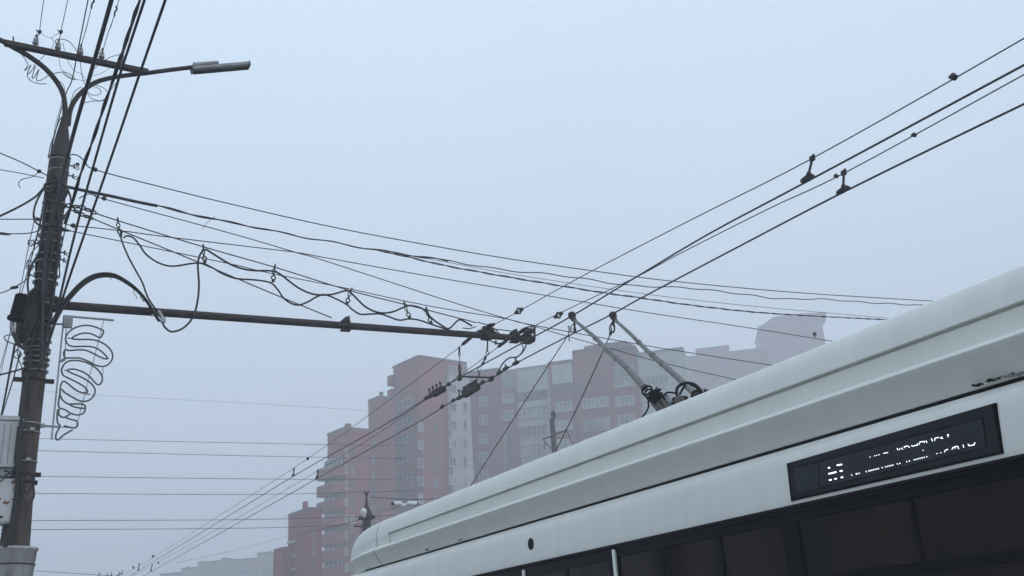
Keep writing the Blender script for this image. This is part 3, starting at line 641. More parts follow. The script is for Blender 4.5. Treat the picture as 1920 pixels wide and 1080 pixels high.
# wires leaving to the left
left = [
 ([(-60, 262), (0, 287), (40, 304), (73, 321), (100, 335)], .008, 'highest wire leaving the pole to the left edge'),
 ([(-60, 305), (0, 318), (45, 326), (82, 334)], .006, 'thin wire second from the top at the left edge'),
 ([(73, 321), (62, 331), (42, 336), (35, 344), (38, 352)], .006, 'frayed wire end curling left of the pole'),
 ([(-60, 432), (0, 405), (35, 388), (65, 370), (82, 352)], .014, 'thick cable reaching the pole from the left below the frayed end'),
 ([(-60, 409), (0, 411), (68, 411), (80, 413)], .007, 'level wire meeting the big cable ring'),
 ([(-60, 437), (0, 438), (45, 438), (65, 435), (76, 431)], .007, 'wire with thick black sleeve at the left edge'),
 ([(-60, 568), (0, 550), (24, 540), (46, 527), (58, 515)], .007, 'wire rising to the pole above the black splice closure'),
 ([(-60, 722), (0, 703), (30, 695), (50, 688)], .011, 'cable meeting the pole just above the large clamp'),
]
for l, r, lab in left: cable('side_wire', sp(l, PY + .0), r, lab, 'wire')
b = MB(); c = P(4, 438, Y=PY); b.rod(c + Vector((-.08, 0, 0)), c + Vector((.04, 0, 0)), .018); b.rod(c + Vector((.04, 0, 0)), c + Vector((.1, 0, 0)), .018, .008); tagset(b.build('cable_sleeve', M_wire, origin=c), 'black sleeve on a wire at the left picture edge', 'sleeve')
b = MB(); c = P(27, 539, Y=PY); b.lathe([(-.05, .008), (-.03, .022), (.03, .022), (.05, .008)], c, (1, 0, .3), 8); tagset(b.build('cable_sleeve', M_wire, origin=c), 'black lozenge clamp on the wire left of the pole', 'sleeve')
# wires going down the street on the left of the pole
for l, Ys, r, lab in (
  ([(92, 335), (80, 400), (60, 480), (30, 585), (0, 690), (-40, 830)], [13.8, 15, 17, 21, 27, 36], .008, 'thin wire descending along the left of the pole to the edge'),
  ([(66, 405), (50, 480), (35, 555), (0, 705), (-40, 870)], [13.9, 15.5, 18, 24, 34], .006, 'faint wire furthest left, dropping past the splice closure'),
  ([(28, 645), (14, 720), (0, 790), (-20, 880)], [13.5, 15, 18, 24], .014, 'thicker cable leaving the wire coil for the lower left edge'),
  ([(38, 660), (25, 710), (5, 775), (-10, 830)], [13.5, 15, 18, 22], .009, 'cable beside the thicker one below the wire coil')):
    cable('street_wire', top(l, Ys), r, lab, 'wire')
# cables on and around the pole
around = [
 ([(85, 350), (75, 365), (66, 385), (63, 405), (68, 418), (82, 424), (100, 420), (118, 408), (130, 392), (133, 375), (128, 358), (118, 345)], .013, -.34, 'big black cable ring around the pole'),
 ([(120, 352), (112, 372), (108, 400), (110, 450), (106, 500), (100, 545), (92, 600), (82, 650), (75, 690)], .020, -.22, 'cable run taped to the right side of the pole face'),
 ([(95, 345), (100, 400), (97, 470), (88, 520), (80, 560), (72, 600), (60, 640), (52, 700), (44, 760), (34, 830)], .018, -.23, 'long cable run down the pole middle past the clamp'),
 ([(88, 352), (82, 420), (74, 470), (58, 500), (52, 530), (55, 560)], .014, -.2, 'cable curving down the left face to the splice closure'),
 ([(80, 455), (62, 470), (54, 490), (52, 520)], .006, -.15, 'loose thin cable bowing off the left of the pole'),
 ([(118, 345), (104, 350), (92, 362), (84, 348), (100, 340), (122, 345)], .02, -.24, 'black cable knot below the pole top'),
 ([(86, 372), (100, 380), (120, 372), (128, 355)], .016, -.26, 'second black cable turn below the knot'),
 ([(128, 400), (120, 440), (112, 480), (112, 520)], .008, -.22, 'thin cable on the right edge of the shaft'),
 ([(45, 850), (38, 870), (40, 900), (50, 925), (62, 905), (60, 890), (50, 880), (40, 905), (46, 940), (54, 945), (64, 930), (62, 905)], .010, -.28, 'tangled black cable loop near the rusty cabinet'),
 ([(38, 800), (32, 860), (34, 900), (28, 950), (18, 1005), (8, 1026)], .03, -.24, 'thick dark conduit running down beside the cabinets'),
 ([(35, 882), (22, 884), (10, 892), (2, 902), (-8, 900)], .009, -.25, 'short cable between the two cabinets'),
 ([(38, 890), (25, 892), (16, 884), (8, 884)], .009, -.27, 'short looping cable under the ribbed cabinet'),
 ([(0, 1018), (15, 1000), (25, 985)], .006, -.25, 'pale thin cable below the rusty cabinet'),
 ([(50, 690), (42, 700), (46, 740), (40, 790)], .012, -.2, 'cable on the left face under the large clamp'),
]
for l, r, dy, lab in around: cable('pole_cable', sp(l, PY + dy), r, lab, n=7)
rr = random.Random(5)
for k, lab in enumerate(('leftmost taped lead on the pole shaft', 'second taped lead from the left on the pole shaft', 'taped lead left of the middle of the pole shaft', 'taped lead on the middle of the pole shaft', 'rightmost taped lead on the pole shaft')):
    f = (-.85, -.5, -.2, .15, .6)[k]; pts = []
    for j in range(14):
        y = 335 + (690 - 335) * j / 13 * (1, .8, 1, .65, .9)[k]; z = zpix(y); c = pole_at(z); r_ = pole_r(z) + .012
        a_ = math.asin(max(-.95, min(.95, f + rr.uniform(-.12, .12)))); pts.append(c + Vector((math.sin(a_) * r_, -math.cos(a_) * r_, 0)))
    cable('pole_lead', pts, (.012, .014, .010, .012, .008)[k], lab, n=6)
# splice closure and coil bundle
tc_ = empty('splice_closure', P(35, 580, Y=PY - .3), 'black ribbed cylindrical splice closure on the left of the pole', 'splice closure')
a = P(41, 552, Y=PY - .3); c = P(28, 600, Y=PY - .3); b = MB(); L = (c - a).length; prof = [(0, .05), (.02, .07)]
n = 14
for k in range(n): z0 = .02 + (L - .06) * k / n; prof += [(z0, .075), (z0 + (L - .06) / n * .6, .075), (z0 + (L - .06) / n * .7, .069)]
prof += [(L - .04, .075), (L - .035, .095), (L, .095)]
b.lathe(prof, a, c - a, 20, False); b.build('housing', M_gap, tc_)
b = MB()
for k in range(7):
    q = c + Vector((-.05 + .017 * k, 0, 0)); b.tube([q, q + Vector((.01, 0, -.12)), q + Vector((.06 - .01 * k, 0, -.24)), q + Vector((.12, 0, -.34 - .01 * k)), P(50, 640, Y=PY - .3) + Vector((0, 0, .01 * k))], .006)
b.build('tail_cable', M_wire, tc_)
b = MB(); cen = P(54, 592, Y=PY - .22)
for k in range(30):
    o1 = random.uniform(-.03, .03); o2 = random.uniform(-.05, .05)
    rx = random.uniform(.012, .085); rz = random.uniform(.26, .37)
    pts = [cen + Vector((o1 + rx * math.cos(t) + .16 * math.sin(t) * rz, o2 + .02 * math.sin(3 * t), rz * math.sin(t) + random.uniform(-.01, .01))) for t in [2 * math.pi * j / 14 for j in range(15)]]
    b.tube(pts, .014, n=6, sub=3)
tagset(b.build('cable_coil', M_wire, origin=cen), 'long hanging coil of black spare cable strapped beside the splice closure', 'cable coil')
for l, lab in (([(12, 640), (8, 632), (18, 628), (36, 634), (48, 645), (42, 652), (26, 645), (12, 640)], 'flat wire coil sticking out left below the splice closure'),
               ([(38, 648), (28, 660), (26, 668), (34, 672), (40, 664), (32, 655), (36, 676), (42, 690)], 'small frayed wire curl under the flat coil'),
               ([(50, 640), (46, 655), (50, 672), (52, 690), (48, 700)], 'short black loop between coil and large clamp'),
               ([(60, 462), (53, 458), (54, 450), (60, 452), (64, 450), (72, 450)], 'tiny ring hook wire on the pole left edge'),
               ([(55, 500), (50, 497), (53, 488), (60, 492), (62, 502), (55, 512), (66, 520)], 'knotted curl of wire above the splice closure')):
    cable('wire_curl', sp(l, PY - .25), .007, lab, 'wire', sub=6)

# ------------------------------------------------------------------ hangers on guy wire
hz0 = P(222, 416, Y=PY - .09)
def hanger(loc, label):
    t = empty('link_hanger', loc, label, 'hanger', 'link hangers on the guy wire')
    b = MB(); b.box((0, 0, 0), (.022, .03, .06)); b.rod((0, -.02, .03), (0, .02, .03), .009); b.rod((0, 0, .03), (0, 0, .055), .008); b.build('clamp', M_iron, t, local=True)
    b = MB(); b.torus((0, 0, -.065), (0, 1, 0), .034, .009, 16, 6, .62, up=(0, 0, 1)); b.build('upper_link', M_iron, t, local=True)
    b = MB(); b.rod((0, 0, -.09), (0.012, 0, -.13), .013); b.torus((.015, 0, -.165), (0, 1, 0), .03, .010, 14, 6); b.build('lower_link', M_iron, t, local=True)
    b = MB(); b.rod((.018, 0, -.19), (.02, 0, -.235), .012); b.box((.02, 0, -.215), (.04, .04, .028)); b.build('cable_grip', M_iron, t, local=True)
    return t
h0 = None
for (px, py), rx, sc, lab in (((221, 414), -8, 1.0, 'first link hanger from the pole, where the feeder drops'), ((381, 464), -3, .95, 'second link hanger from the pole, above the U loop'), ((515, 501), 10, .95, 'third link hanger from the pole'),
               ((658, 545), 22, .95, 'fourth link hanger, leaning most to the left'), ((759, 571), -14, .95, 'fifth link hanger, before the closest pair mate'), ((800, 581), -12, .95, 'link hanger nearest the arm clamp')):
    q = Matrix.Rotation(R(rx), 3, 'Y').to_quaternion(); loc = P(px, py, Y=PY - .06)
    if h0 is None: h0 = hanger(loc, lab); h0.rotation_mode = 'QUATERNION'; h0.rotation_quaternion = q
    else: copy_tree(h0, loc, q, lab)
# strain insulator chains by the pole
def chain(l, Y, label):
    pts = sp(l, Y); t = empty('strain_chain', pts[0], label, 'insulator chain', 'strain chains at the pole')
    for i in range(len(pts) - 1):
        d = pts[i + 1] - pts[i]; b = MB(); b.torus((pts[i] + pts[i + 1]) / 2, Vector((0, 1, 0)) if i % 2 == 0 else Vector((0, .3, 1)), d.length * .5, .012, 14, 6, .62, up=d); b.build('link', M_iron, t)
chain([(124, 384), (137, 388), (148, 387), (160, 391), (170, 396), (180, 400)], PY - .1, 'upper strain chain from the pole, ending on the hanger wire')
chain([(130, 388), (140, 394), (148, 400), (158, 404), (167, 408), (174, 410)], PY - .14, 'lower strain chain from the pole, ending on the lower guy wire')
for px, py, lab, s in ((178, 318, 'clamp on the highest span wire near the pole', 1), (195, 372, 'clamp on the steeply falling wire near the pole', 1), (137, 423, 'clamp on the slack span wire near the pole', 1), (73, 321, 'clamp joining the frayed wire end left of the pole', .8), (70, 411, 'clamp where the level wire meets the cable ring', .8), (145, 308, 'small clamp at the right of the pole top', .7)):
    c = P(px, py, Y=PY - .1); b = MB(); b.bbox(c, (.06 * s, .04, .035 * s), .006); b.rod(c + Vector((0, 0, -.035 * s)), c + Vector((0, 0, .035 * s)), .009); b.rod(c + Vector((.02, 0, -.03 * s)), c + Vector((.02, 0, .03 * s)), .007)
    tagset(b.build('wire_clamp', M_iron, origin=c), lab, 'clamp')
b = MB(); a = P(117, 430, Y=PY - .1); c = P(131, 433, Y=PY - .1); b.rod(a, c, .028, .012); tagset(b.build('cable_sleeve', M_wire, origin=a), 'black tapered sleeve where the lowest span wire leaves the pole', 'sleeve')
for l, lab in (([(403, 406), (395, 412), (386, 420), (380, 430)], 'loose tie tail hanging from the twisted bundle'),):
    cable('tie_wire', sp(l, PY - .03), .004, lab, 'wire', M_thin)

# ------------------------------------------------------------------ street wire fittings
def strain(px, py, X, label):
    c = P(px, py, X=X); a = P(px - 14, py + 8.5, X=X); d = P(px + 14, py - 8, X=X); u = (d - a).normalized()
    t = empty('strain_insulator', c, label, 'insulator', 'strain insulators beside the arm end')
    for s, nm in ((-1, 'end_fitting'), (1, 'end_fitting')):
        b = MB(); b.lathe([(0, .012), (.02, .028), (.07, .030), (.09, .018)], c + u * s * .125, -u * s, 10); b.build(nm, M_iron, t)
    b = MB(); b.torus(c, Vector((.8, 0, .3)), .055, .013, 16, 8, .75, up=u); b.build('core', M_iron, t)
strain(973, 583, X1, 'strain insulator on the top wire, left one above the arm end')
strain(1047, 591, X2 - .02, 'strain insulator right of the arm end, beside the left pole head')
def sleeve(p0, p1, X, r, lab):
    a, c = P(*p0, X=X), P(*p1, X=X); b = MB(); L = (c - a).length; b.lathe([(0, r * .4), (L * .15, r), (L * .85, r), (L, r * .4)], a, c - a, 10); tagset(b.build('rod_insulator', M_iron, origin=a), lab, 'insulator', 'rod insulators below the arm')
sleeve((907, 617), (928, 607), X1, .028, 'rod insulator above right of the arm clamp')
sleeve((866, 647), (886, 630), X1, .03, 'rod insulator below left of the arm clamp')
sleeve((933, 651), (952, 637), X2 - .02, .028, 'rod insulator under the arm near its tip')
sleeve((968, 628), (990, 614), X2 - .02, .028, 'rod insulator across the top of the arm tip')
def drop_hanger(top_, bot, X, label, s=1.0):
    a, c = P(*top_, X=X), P(*bot, X=X); t = empty('wire_hanger', a, label, 'hanger', 'hangers between messenger and contact wires')
    d = (c - a); L = d.length; u = d.normalized()
    b = MB(); b.box(a + Vector((0, 0, .0)), (.03 * s, .05 * s, .05 * s)); b.rod(a + Vector((0, -.03, .03)) * s, a + Vector((0, .03, .0)) * s, .012 * s); b.build('top_clamp', M_iron, t)
    b = MB(); b.rod(a, c, .013 * s); b.lathe([(L * .62, .012 * s), (L * .70, .024 * s), (L * .85, .024 * s), (L, .014 * s)], a, d, 10); b.build('rod', M_iron, t)
    b = MB(); yv = (P(bot[0] - 20, bot[1] + 10.6, X=X) - c).normalized()
    b.extrude([c + yv * .085 * s + Vector((-.018, 0, -.005)), c + yv * .075 * s + Vector((-.018, 0, .025)), c + yv * .02 * s + Vector((-.018, 0, .035)), c - yv * .05 * s + Vector((-.018, 0, .045)), c - yv * .08 * s + Vector((-.018, 0, .02)), c - yv * .09 * s + Vector((-.018, 0, -.008))], (.036, 0, 0)); b.build('contact_clamp', M_iron, t)
drop_hanger((1523, 297), (1514, 336), X1, 'left hanger at the upper right, on the upper wire pair')
drop_hanger((1582, 324), (1581, 358), X2 - .01, 'right hanger at the upper right, on the lower wire pair')
drop_hanger((551, 881), (550, 892), X1, 'small distant hanger left of the brick towers, on the left wire pair', 1.1)
drop_hanger((596, 883), (594, 897), X2 - .01, 'small distant hanger against the left tower edge, on the right wire pair', 1.1)
drop_hanger((261, 1058), (259, 1070), X1, 'tiny far hanger at the bottom left, left one', 1.6)
drop_hanger((285, 1060), (283, 1072), X2 - .01, 'tiny far hanger at the bottom left, right one', 1.6)
for (px, py), X, s, lab in (((1788, 144), X1, 1.5, 'round clamp on the top wire at the upper right'), ((1714, 253), X2 - .02, 1.1, 'small clamp on the third wire at the upper right'), ((1568, 330), X2 - .02, 1.1, 'clamp just left of the right hanger'),
                            ((577, 860), X1, 1.6, 'small clamp on the top wire left of the towers'), ((287, 1043), X1, 2.6, 'tiny clamp on the top wire at the lower left'), ((297, 1055), X2, 2.2, 'tiny clamp on the third wire at the lower left'), ((250, 1064), X1, 2.6, 'tiny clamp below the far left hanger')):
    c = P(px, py, X=X); b = MB(); b.lathe([(-.022 * s, .006), (-.015 * s, .018 * s), (.012 * s, .02 * s), (.024 * s, .006)], c, (0, .6, .8), 10); b.rod(c + Vector((0, -.02 * s, -.012 * s)), c + Vector((0, .025 * s, .012 * s)), .01 * s); tagset(b.build('wire_clamp', M_iron, origin=c), lab, 'clamp')
# far crossing hardware at the bottom left
fx = empty('overhead_crossing', P(200, 1078, X=6.9), 'distant switch hardware on the wires at the bottom left edge', 'overhead fitting')
for i, (px, py) in enumerate(((186, 1077), (200, 1079), (208, 1078), (222, 1077), (228, 1074))):
    c = P(px, py, X=6.9); b = MB(); b.rod(c + Vector((-.1, 0, -.1)), c + Vector((.1, .5, .08)), .025); b.rod(c + Vector((.05, .3, -.08)), c + Vector((0, -.3, .12)), .02); b.build('bracket', M_iron, fx)
# bar hanger between contact wires
t = empty('spreader_bar', P(862, 655, X=X1), 'dark spreader bar between the contact wires, hung by a chain', 'spreader bar')
ctop, cbot = P(861, 650, X=X1), P(862, 706, X=X1)
b = MB(); b.rod(ctop, ctop + (cbot - ctop) * .2, .016); b.torus(ctop + (cbot - ctop) * .25, (0, 1, 0), .03, .01, 12, 6, .6, up=(0, 0, 1)); b.rod(ctop + (cbot - ctop) * .3, ctop + (cbot - ctop) * .62, .006); b.rod(ctop + (cbot - ctop) * .62, ctop + (cbot - ctop) * .7, .02)
b.torus(ctop + (cbot - ctop) * .77, (0, 1, 0), .032, .012, 12, 6, .6, up=(0, 0, 1)); b.rod(ctop + (cbot - ctop) * .82, cbot, .02); b.build('chain', M_iron, t)
cr = P(921, 708, X=X2); b = MB(); b.rod(cbot, cr, .016, n=8); b.build('bar', M_iron, t)
b = MB(); b.bbox(cbot + Vector((0, 0, -.02)), (.05, .10, .10), .01); b.bbox(cr + Vector((0, 0, -.02)), (.05, .12, .08), .01); b.build('end_clamp', M_iron, t)
# drop wire from messenger 2 to the section insulator
t = empty('drop_link', P(910, 668, X=X2 - .02), 'insulated drop link with curled wire over the larger section insulator', 'link')
b = MB(); b.rod(P(911, 667, X=X2), P(909, 674, X=X2), .022); b.rod(P(909, 674, X=X2), P(906, 681, X=X2), .014); b.rod(P(906, 680, X=X2), P(904, 684, X=X2), .022); b.build('insulator', M_iron, t)
b = MB(); b.tube(pyl([(904, 684), (897, 690), (896, 695), (900, 700), (897, 706), (893, 713)], X=X2), .008); b.tube(pyl([(905, 682), (898, 700), (893, 713)], X=X2), .004); b.build('curled_wire', M_wire, t)
# section insulators
def section(lst, X, label, big):
    a, c = P(*lst[0], X=X), P(*lst[1], X=X); u = (c - a).normalized(); rot = u.to_track_quat('X', 'Z').to_matrix(); mid = (a + c) / 2; L = (c - a).length
    t = empty('section_insulator', mid, label, 'section insulator', 'section insulators on the contact wires')
    b = MB(); b.bbox(mid + rot @ Vector((.12 * L, 0, 0)), (L * .62, .10, .115 if big else .10), .012, rot); b.build('housing', M_iron, t)
    b = MB(); b.rod(a, c, .022); b.box(a + u * .1, (.18, .05, .05), rot); b.box(a + u * .02, (.06, .07, .035), rot); b.build('runner', M_iron, t)
    b = MB()
    for k in range(4 if not big else 2):
        q = mid + rot @ Vector((-L * .42 + k * L * .22, 0, .03)); b.rod(q, q + Vector((0, 0, .11)), .012); b.rod(q + Vector((0, 0, .085)), q + Vector((0, 0, .12)), .02)
    b.build('terminal', M_iron, t)
    if big:
        b = MB(); q = mid + rot @ Vector((.03, 0, .085)); b.bbox(q, (.22, .07, .09), .012, rot); b.bbox(q + rot @ Vector((-.2, 0, -.02)), (.14, .07, .05), .01, rot); b.rod(q + Vector((0, 0, .02)), P(893, 713, X=X), .022); b.torus(P(892, 716, X=X), (1, 0, 0), .035, .014, 12); b.build('top_cover', M_iron, t)
section(((803, 745), (834, 727)), X1, 'smaller section insulator with upright terminals on the left contact wire', False)
section(((858, 748), (899, 722)), X2, 'larger section insulator under the curled drop wire', True)
for (px, py), X, s, lab in (((841, 722), X1, 1, 'clamp right of the smaller section insulator'), ((799, 748), X1, 1, 'clamp left of the smaller section insulator'), ((905, 718), X2, 1, 'clamp right of the larger section insulator'), ((850, 752), X2, 1, 'clamp left of the larger section insulator'),
                            ((829, 764), X2, 1.2, 'clamp alone on the lower contact wire left of the insulators'), ((936, 700), X2, 1.1, 'left feeder clamp under the arm tip'), ((948, 692), X2, 1.4, 'long clamp between the two feeder clamps'), ((967, 682), X2, 1.6, 'right feeder clamp under the arm tip')):
    c = P(px, py, X=X); yv = (P(px + 10, py - 5.6, X=X) - c).normalized(); rot = yv.to_track_quat('X', 'Z').to_matrix(); b = MB(); b.bbox(c + Vector((0, 0, .01)), (.11 * s, .05, .05), .012, rot); b.rod(c + Vector((0, 0, -.0)), c + Vector((0, 0, .055 * s)), .014)
    tagset(b.build('feeder_clamp', M_iron, origin=c), lab, 'clamp')

# ------------------------------------------------------------------ festive light motif
def Q(u, v): return (u / 3.6, 560 + v / 3.6)
YM = PY - .12
mt_ = empty('light_motif', P(120, 600, Y=YM), 'unlit spiral rope-light street decoration in a steel frame right of the pole', 'street decoration')
b = MB(); a = P(*Q(432, 118), Y=YM); c = P(*Q(348, 950), Y=YM); b.tube([a, c], .014, n=4, smooth_path=False); a2 = P(*Q(447, 180), Y=YM); c2 = P(*Q(437, 420), Y=YM); b.rod(a2, c2, .006); b.build('post', M_galv, mt_)
b = MB(); a = P(*Q(428, 116), Y=YM); c = P(*Q(768, 146), Y=YM); b.tube([a, c], .016, n=4, smooth_path=False); b.build('top_rail', M_galv, mt_)
b = MB(); b.bbox(P(*Q(459, 160), Y=YM - .02), (.11, .05, .15), .008); b.build('junction_box', M_lampgrey, mt_)
b = MB(); b.rod(P(*Q(700, 150), Y=YM), P(*Q(515, 865), Y=YM), .005); b.build('stay_rod', M_galv, mt_)
b = MB(); b.rod(P(*Q(365, 170), Y=YM), P(*Q(425, 172), Y=YM), .014); b.rod(P(*Q(285, 858), Y=YM), P(*Q(400, 865), Y=YM), .014); b.rod(P(*Q(400, 866), Y=YM), P(*Q(500, 872), Y=YM), .006); b.rod(P(*Q(405, 425), Y=YM), P(*Q(440, 405), Y=YM), .02); b.rod(P(*Q(285, 845), Y=YM), P(*Q(285, 870), Y=YM), .03); b.build('bracket', M_galv, mt_)
paths = [
 [(700, 215), (640, 190), (575, 180), (510, 195), (460, 230), (443, 270), (455, 305), (490, 322), (560, 322), (620, 325), (670, 345), (710, 380), (725, 405), (690, 400), (640, 375), (590, 352), (540, 345), (470, 350), (440, 345), (430, 370), (440, 398), (480, 400), (540, 402), (600, 425), (650, 450), (700, 457), (740, 435), (760, 395), (750, 350), (710, 310), (660, 285), (600, 275), (530, 275), (485, 268), (520, 245), (570, 232), (620, 238), (670, 262), (688, 250), (700, 215)],
 [(415, 480), (435, 440), (470, 420), (520, 417), (580, 430), (630, 455), (670, 490), (690, 530), (685, 565), (665, 582), (640, 565), (610, 530), (570, 500), (520, 480), (480, 475), (455, 485), (490, 505), (550, 530), (600, 560), (630, 590), (642, 625), (625, 665), (590, 690), (540, 690), (490, 665), (440, 635), (415, 610)],
 [(415, 480), (425, 515), (470, 540), (530, 570), (575, 600), (590, 630), (555, 635), (510, 615), (460, 575), (430, 558), (412, 580), (405, 640), (420, 680), (460, 710), (520, 710), (560, 712), (577, 730), (560, 740), (500, 730), (470, 715)],
 [(405, 640), (395, 700), (400, 735), (440, 750), (480, 775), (530, 785), (565, 770), (577, 740)],
 [(400, 745), (395, 775), (410, 795), (435, 800), (475, 778), (445, 800), (480, 815), (515, 825), (525, 850), (510, 870), (480, 870), (430, 857)],
 [(392, 745), (385, 790), (390, 840), (405, 860), (380, 910), (378, 945), (395, 952), (430, 920), (490, 885)],
 [(690, 460), (696, 490), (690, 525)]]
for i, l in enumerate(paths):
    b = MB(); b.tube([P(*Q(*p), Y=YM - .02) for p in l], .011 if i < 6 else .004, n=8, sub=5); b.build('rope_light', M_rope, mt_)

for a_, c_ in (((458, 266), (487, 269)), ((436, 483), (462, 484)), ((690, 405), (735, 404)), ((570, 642), (610, 644))):
    b = MB(); b.rod(P(*Q(*a_), Y=YM - .02), P(*Q(*c_), Y=YM - .02), .012, .007); b.build('connector', M_galv, mt_)
# ------------------------------------------------------------------ far span wires across the street
fars = [([(-40, 727), (100, 735), (180, 741), (480, 757), (690, 770)], 80, .012, 'faintest and highest far wire behind the light motif'),
 ([(-40, 819), (100, 823), (480, 831), (760, 836)], 60, .020, 'far level wire just below the light motif tip'),
 ([(-40, 842), (75, 845), (480, 855), (760, 860)], 60, .020, 'far level wire second below the light motif'),
 ([(-40, 889), (70, 893), (480, 898), (780, 900)], 52, .018, 'far level wire at the ribbed cabinet bottom height'),
 ([(-40, 924), (65, 925), (480, 927), (780, 920)], 52, .018, 'far level wire crossing beneath the distant hangers'),
 ([(-40, 976), (62, 976), (480, 974), (750, 966)], 45, .016, 'far level wire reaching the lowest brick block roof'),
 ([(-40, 993), (60, 993), (480, 990), (750, 980)], 45, .016, 'lowest far level wire above the pole collar'),
 ([(-40, 1065), (60, 1070), (185, 1078), (260, 1084)], 70, .02, 'short far wire at the bottom left corner'),
 ([(330, 1055), (440, 1032), (540, 1005), (620, 985)], 110, .02, 'faint far wire sloping up to the lowest brick block')]
for l, Y, r, lab in fars: cable('far_wire', pyl(l, Y=Y), r * .75, lab, 'wire', M_thin)

# ------------------------------------------------------------------ far poles
YF = 36
c0 = P(688, 1000, Y=YF); fp_ = empty('camera_pole', (c0.x, c0.y, GZ), 'distant dark pole with a white dome camera just behind the bus roof end', 'pole')
b = MB(); zt = P(688, 968, Y=YF).z; b.rod((c0.x, YF, GZ), (c0.x, YF, zt), .19, .15, 14); b.build('shaft', M_pole, fp_)
b = MB(); b.lathe([(0, .2), (.1, .2), (.25, .12), (.45, .05), (.7, .03)], (c0.x, YF, zt), (0, 0, 1), 12)
for s in (-1, 1): b.rod((c0.x, YF, zt + .65), (c0.x + s * .08, YF, zt + .95), .02)
b.rod((c0.x, YF, zt + .6), (c0.x, YF, zt + .9), .02); b.box((c0.x, YF, zt - .05), (.5, .4, .12)); b.rod((c0.x - .5, YF, zt - .35), (c0.x + .6, YF, zt - .45), .03); b.build('cap', M_iron, fp_)
b = MB(); c = P(682, 962, Y=YF - .25); b.lathe([(0, .05), (.05, .1), (.16, .11), (.2, .09), (.28, .08), (.34, .03)], c + Vector((0, 0, .17)), (0, 0, -1), 12); b.build('dome_camera', M_camw, fp_)
b = MB(); b.rod(P(697, 958, Y=YF), P(742, 952, Y=YF), .02); b.rod(P(697, 962, Y=YF), P(742, 954, Y=YF), .012); b.build('side_bracket', M_galv, fp_)
b = MB()
for l in ([(692, 980), (694, 1010), (690, 1040)], [(680, 980), (676, 1010), (678, 1050)]): b.tube(pyl(l, Y=YF - .3), .015)
b.build('lead', M_wire, fp_)
ccx = empty('camera_cluster', P(757, 946, Y=YF), 'cluster of two white bullet cameras on a bracket before the brick tower', 'cameras')
for px, py, dx in ((746, 944, -1), (771, 944, 1)):
    c = P(px, py, Y=YF - .1); q = c + Vector((dx * .2, -.05, -.02)); b = MB(); b.rod(c - (q - c) * .7, q, .075, .09, 12); n1 = b.build('camera', M_camw, ccx); b = MB(); b.rod(q, q + (q - c) * .3, .055, .05, 12); b.build('camera_lens', M_gap, n1)
b = MB(); b.rod(P(742, 949, Y=YF), P(778, 948, Y=YF), .025); b.bbox(P(757, 947, Y=YF), (.4, .1, .12), .03); b.build('bracket', M_camw, ccx)
cable('far_wire', pyl([(694, 932), (740, 935), (800, 936), (900, 925)], Y=YF), .014, 'dark wire leaving the top of the distant camera pole rightward', 'wire')
cable('far_wire', pyl([(560, 1003), (640, 983), (686, 972)], Y=YF + 8), .012, 'faint wire reaching the distant camera pole from the left', 'wire', M_thin)
YG = 58
c0 = P(1041, 850, Y=YG); zt = P(1040, 786, Y=YG).z; mp_ = empty('street_mast', (c0.x, c0.y, GZ), 'misty concrete street mast with crossing brackets just over the bus roof', 'pole')
b = MB(); b.rod((c0.x, YG, GZ), (c0.x - .05, YG, zt), .26, .17, 14); b.build('shaft', M_pole, mp_)
b = MB(); q = P(1037, 772, Y=YG); b.tube([Vector((c0.x - .05, YG, zt)), q + Vector((.12, 0, -.3)), q, q + Vector((-.1, 0, -.1)), q + Vector((-.12, 0, -.6)), Vector((c0.x - .15, YG, zt - .1))], .08); b.build('top_bracket', M_iron, mp_)
b = MB(); b.rod(P(1018, 824, Y=YG), P(1062, 806, Y=YG), .05); b.rod(P(1018, 824, Y=YG), P(1040, 848, Y=YG), .03); b.rod(P(1022, 826, Y=YG), P(1020, 842, Y=YG), .03); b.rod(P(1062, 806, Y=YG), P(1075, 836, Y=YG), .03); b.rod(P(1030, 820, Y=YG), P(1070, 822, Y=YG), .02); b.build('side_bracket', M_iron, mp_)

# ------------------------------------------------------------------ bird
bc = P(1527, 627, Y=30); bird = empty('bird', bc, 'small dark bird flying in front of the foggy right tower', 'bird')
b = MB(); b.lathe([(-.12, .01), (-.08, .035), (0, .05), (.06, .04), (.09, .025), (.12, .008)], bc, (-1, .2, -.05), 8); b.build('body', M_bird, bird)
for s in (-1, 1):
    b = MB(); b.extrude([bc + Vector((-.08, 0, 0)), bc + Vector((.06, 0, 0)), bc + Vector((.10, -.02 * s, .08 * s)), bc + Vector((.03, -.02 * s, .12 * s))], (0, .02, .01)); b.build('wing', M_bird, bird)

# ------------------------------------------------------------------ trolleybus
XB = 5.1
YR, YFr = 16.1, 1.6       # rear and front of the bus (front is outside the frame)
bus = empty('trolleybus', (XB + 1.25, (YR + YFr) / 2, GZ), 'white trolleybus with raised grey roof fairing, dark windows and lit side sign', 'trolleybus')
def ext_y(prof, y0, y1, mb, smooth=False):
    n = len(prof); v = [(x, y0, z) for x, z in prof] + [(x, y1, z) for x, z in prof]
    mb.add(v, [(i, (i + 1) % n, n + (i + 1) % n, n + i) for i in range(n)], smooth); mb.add(v[:n], [list(range(n))[::-1]]); mb.add(v[n:], [list(range(n))])
WZ = 2.461
# lower hull + upper shell as one body
W = 2.5
b = MB()
side = [(0.03, .25), (0.0, .45), (0.0, 1.05)]
def mirror(p): return p + [(W - x, z) for x, z in p[::-1]]
prof = mirror([(XB * 0 + x, z) for x, z in side]); ext_y([(XB + x, z) for x, z in prof], YFr, YR, b); b.build('lower_body', M_white, bus)
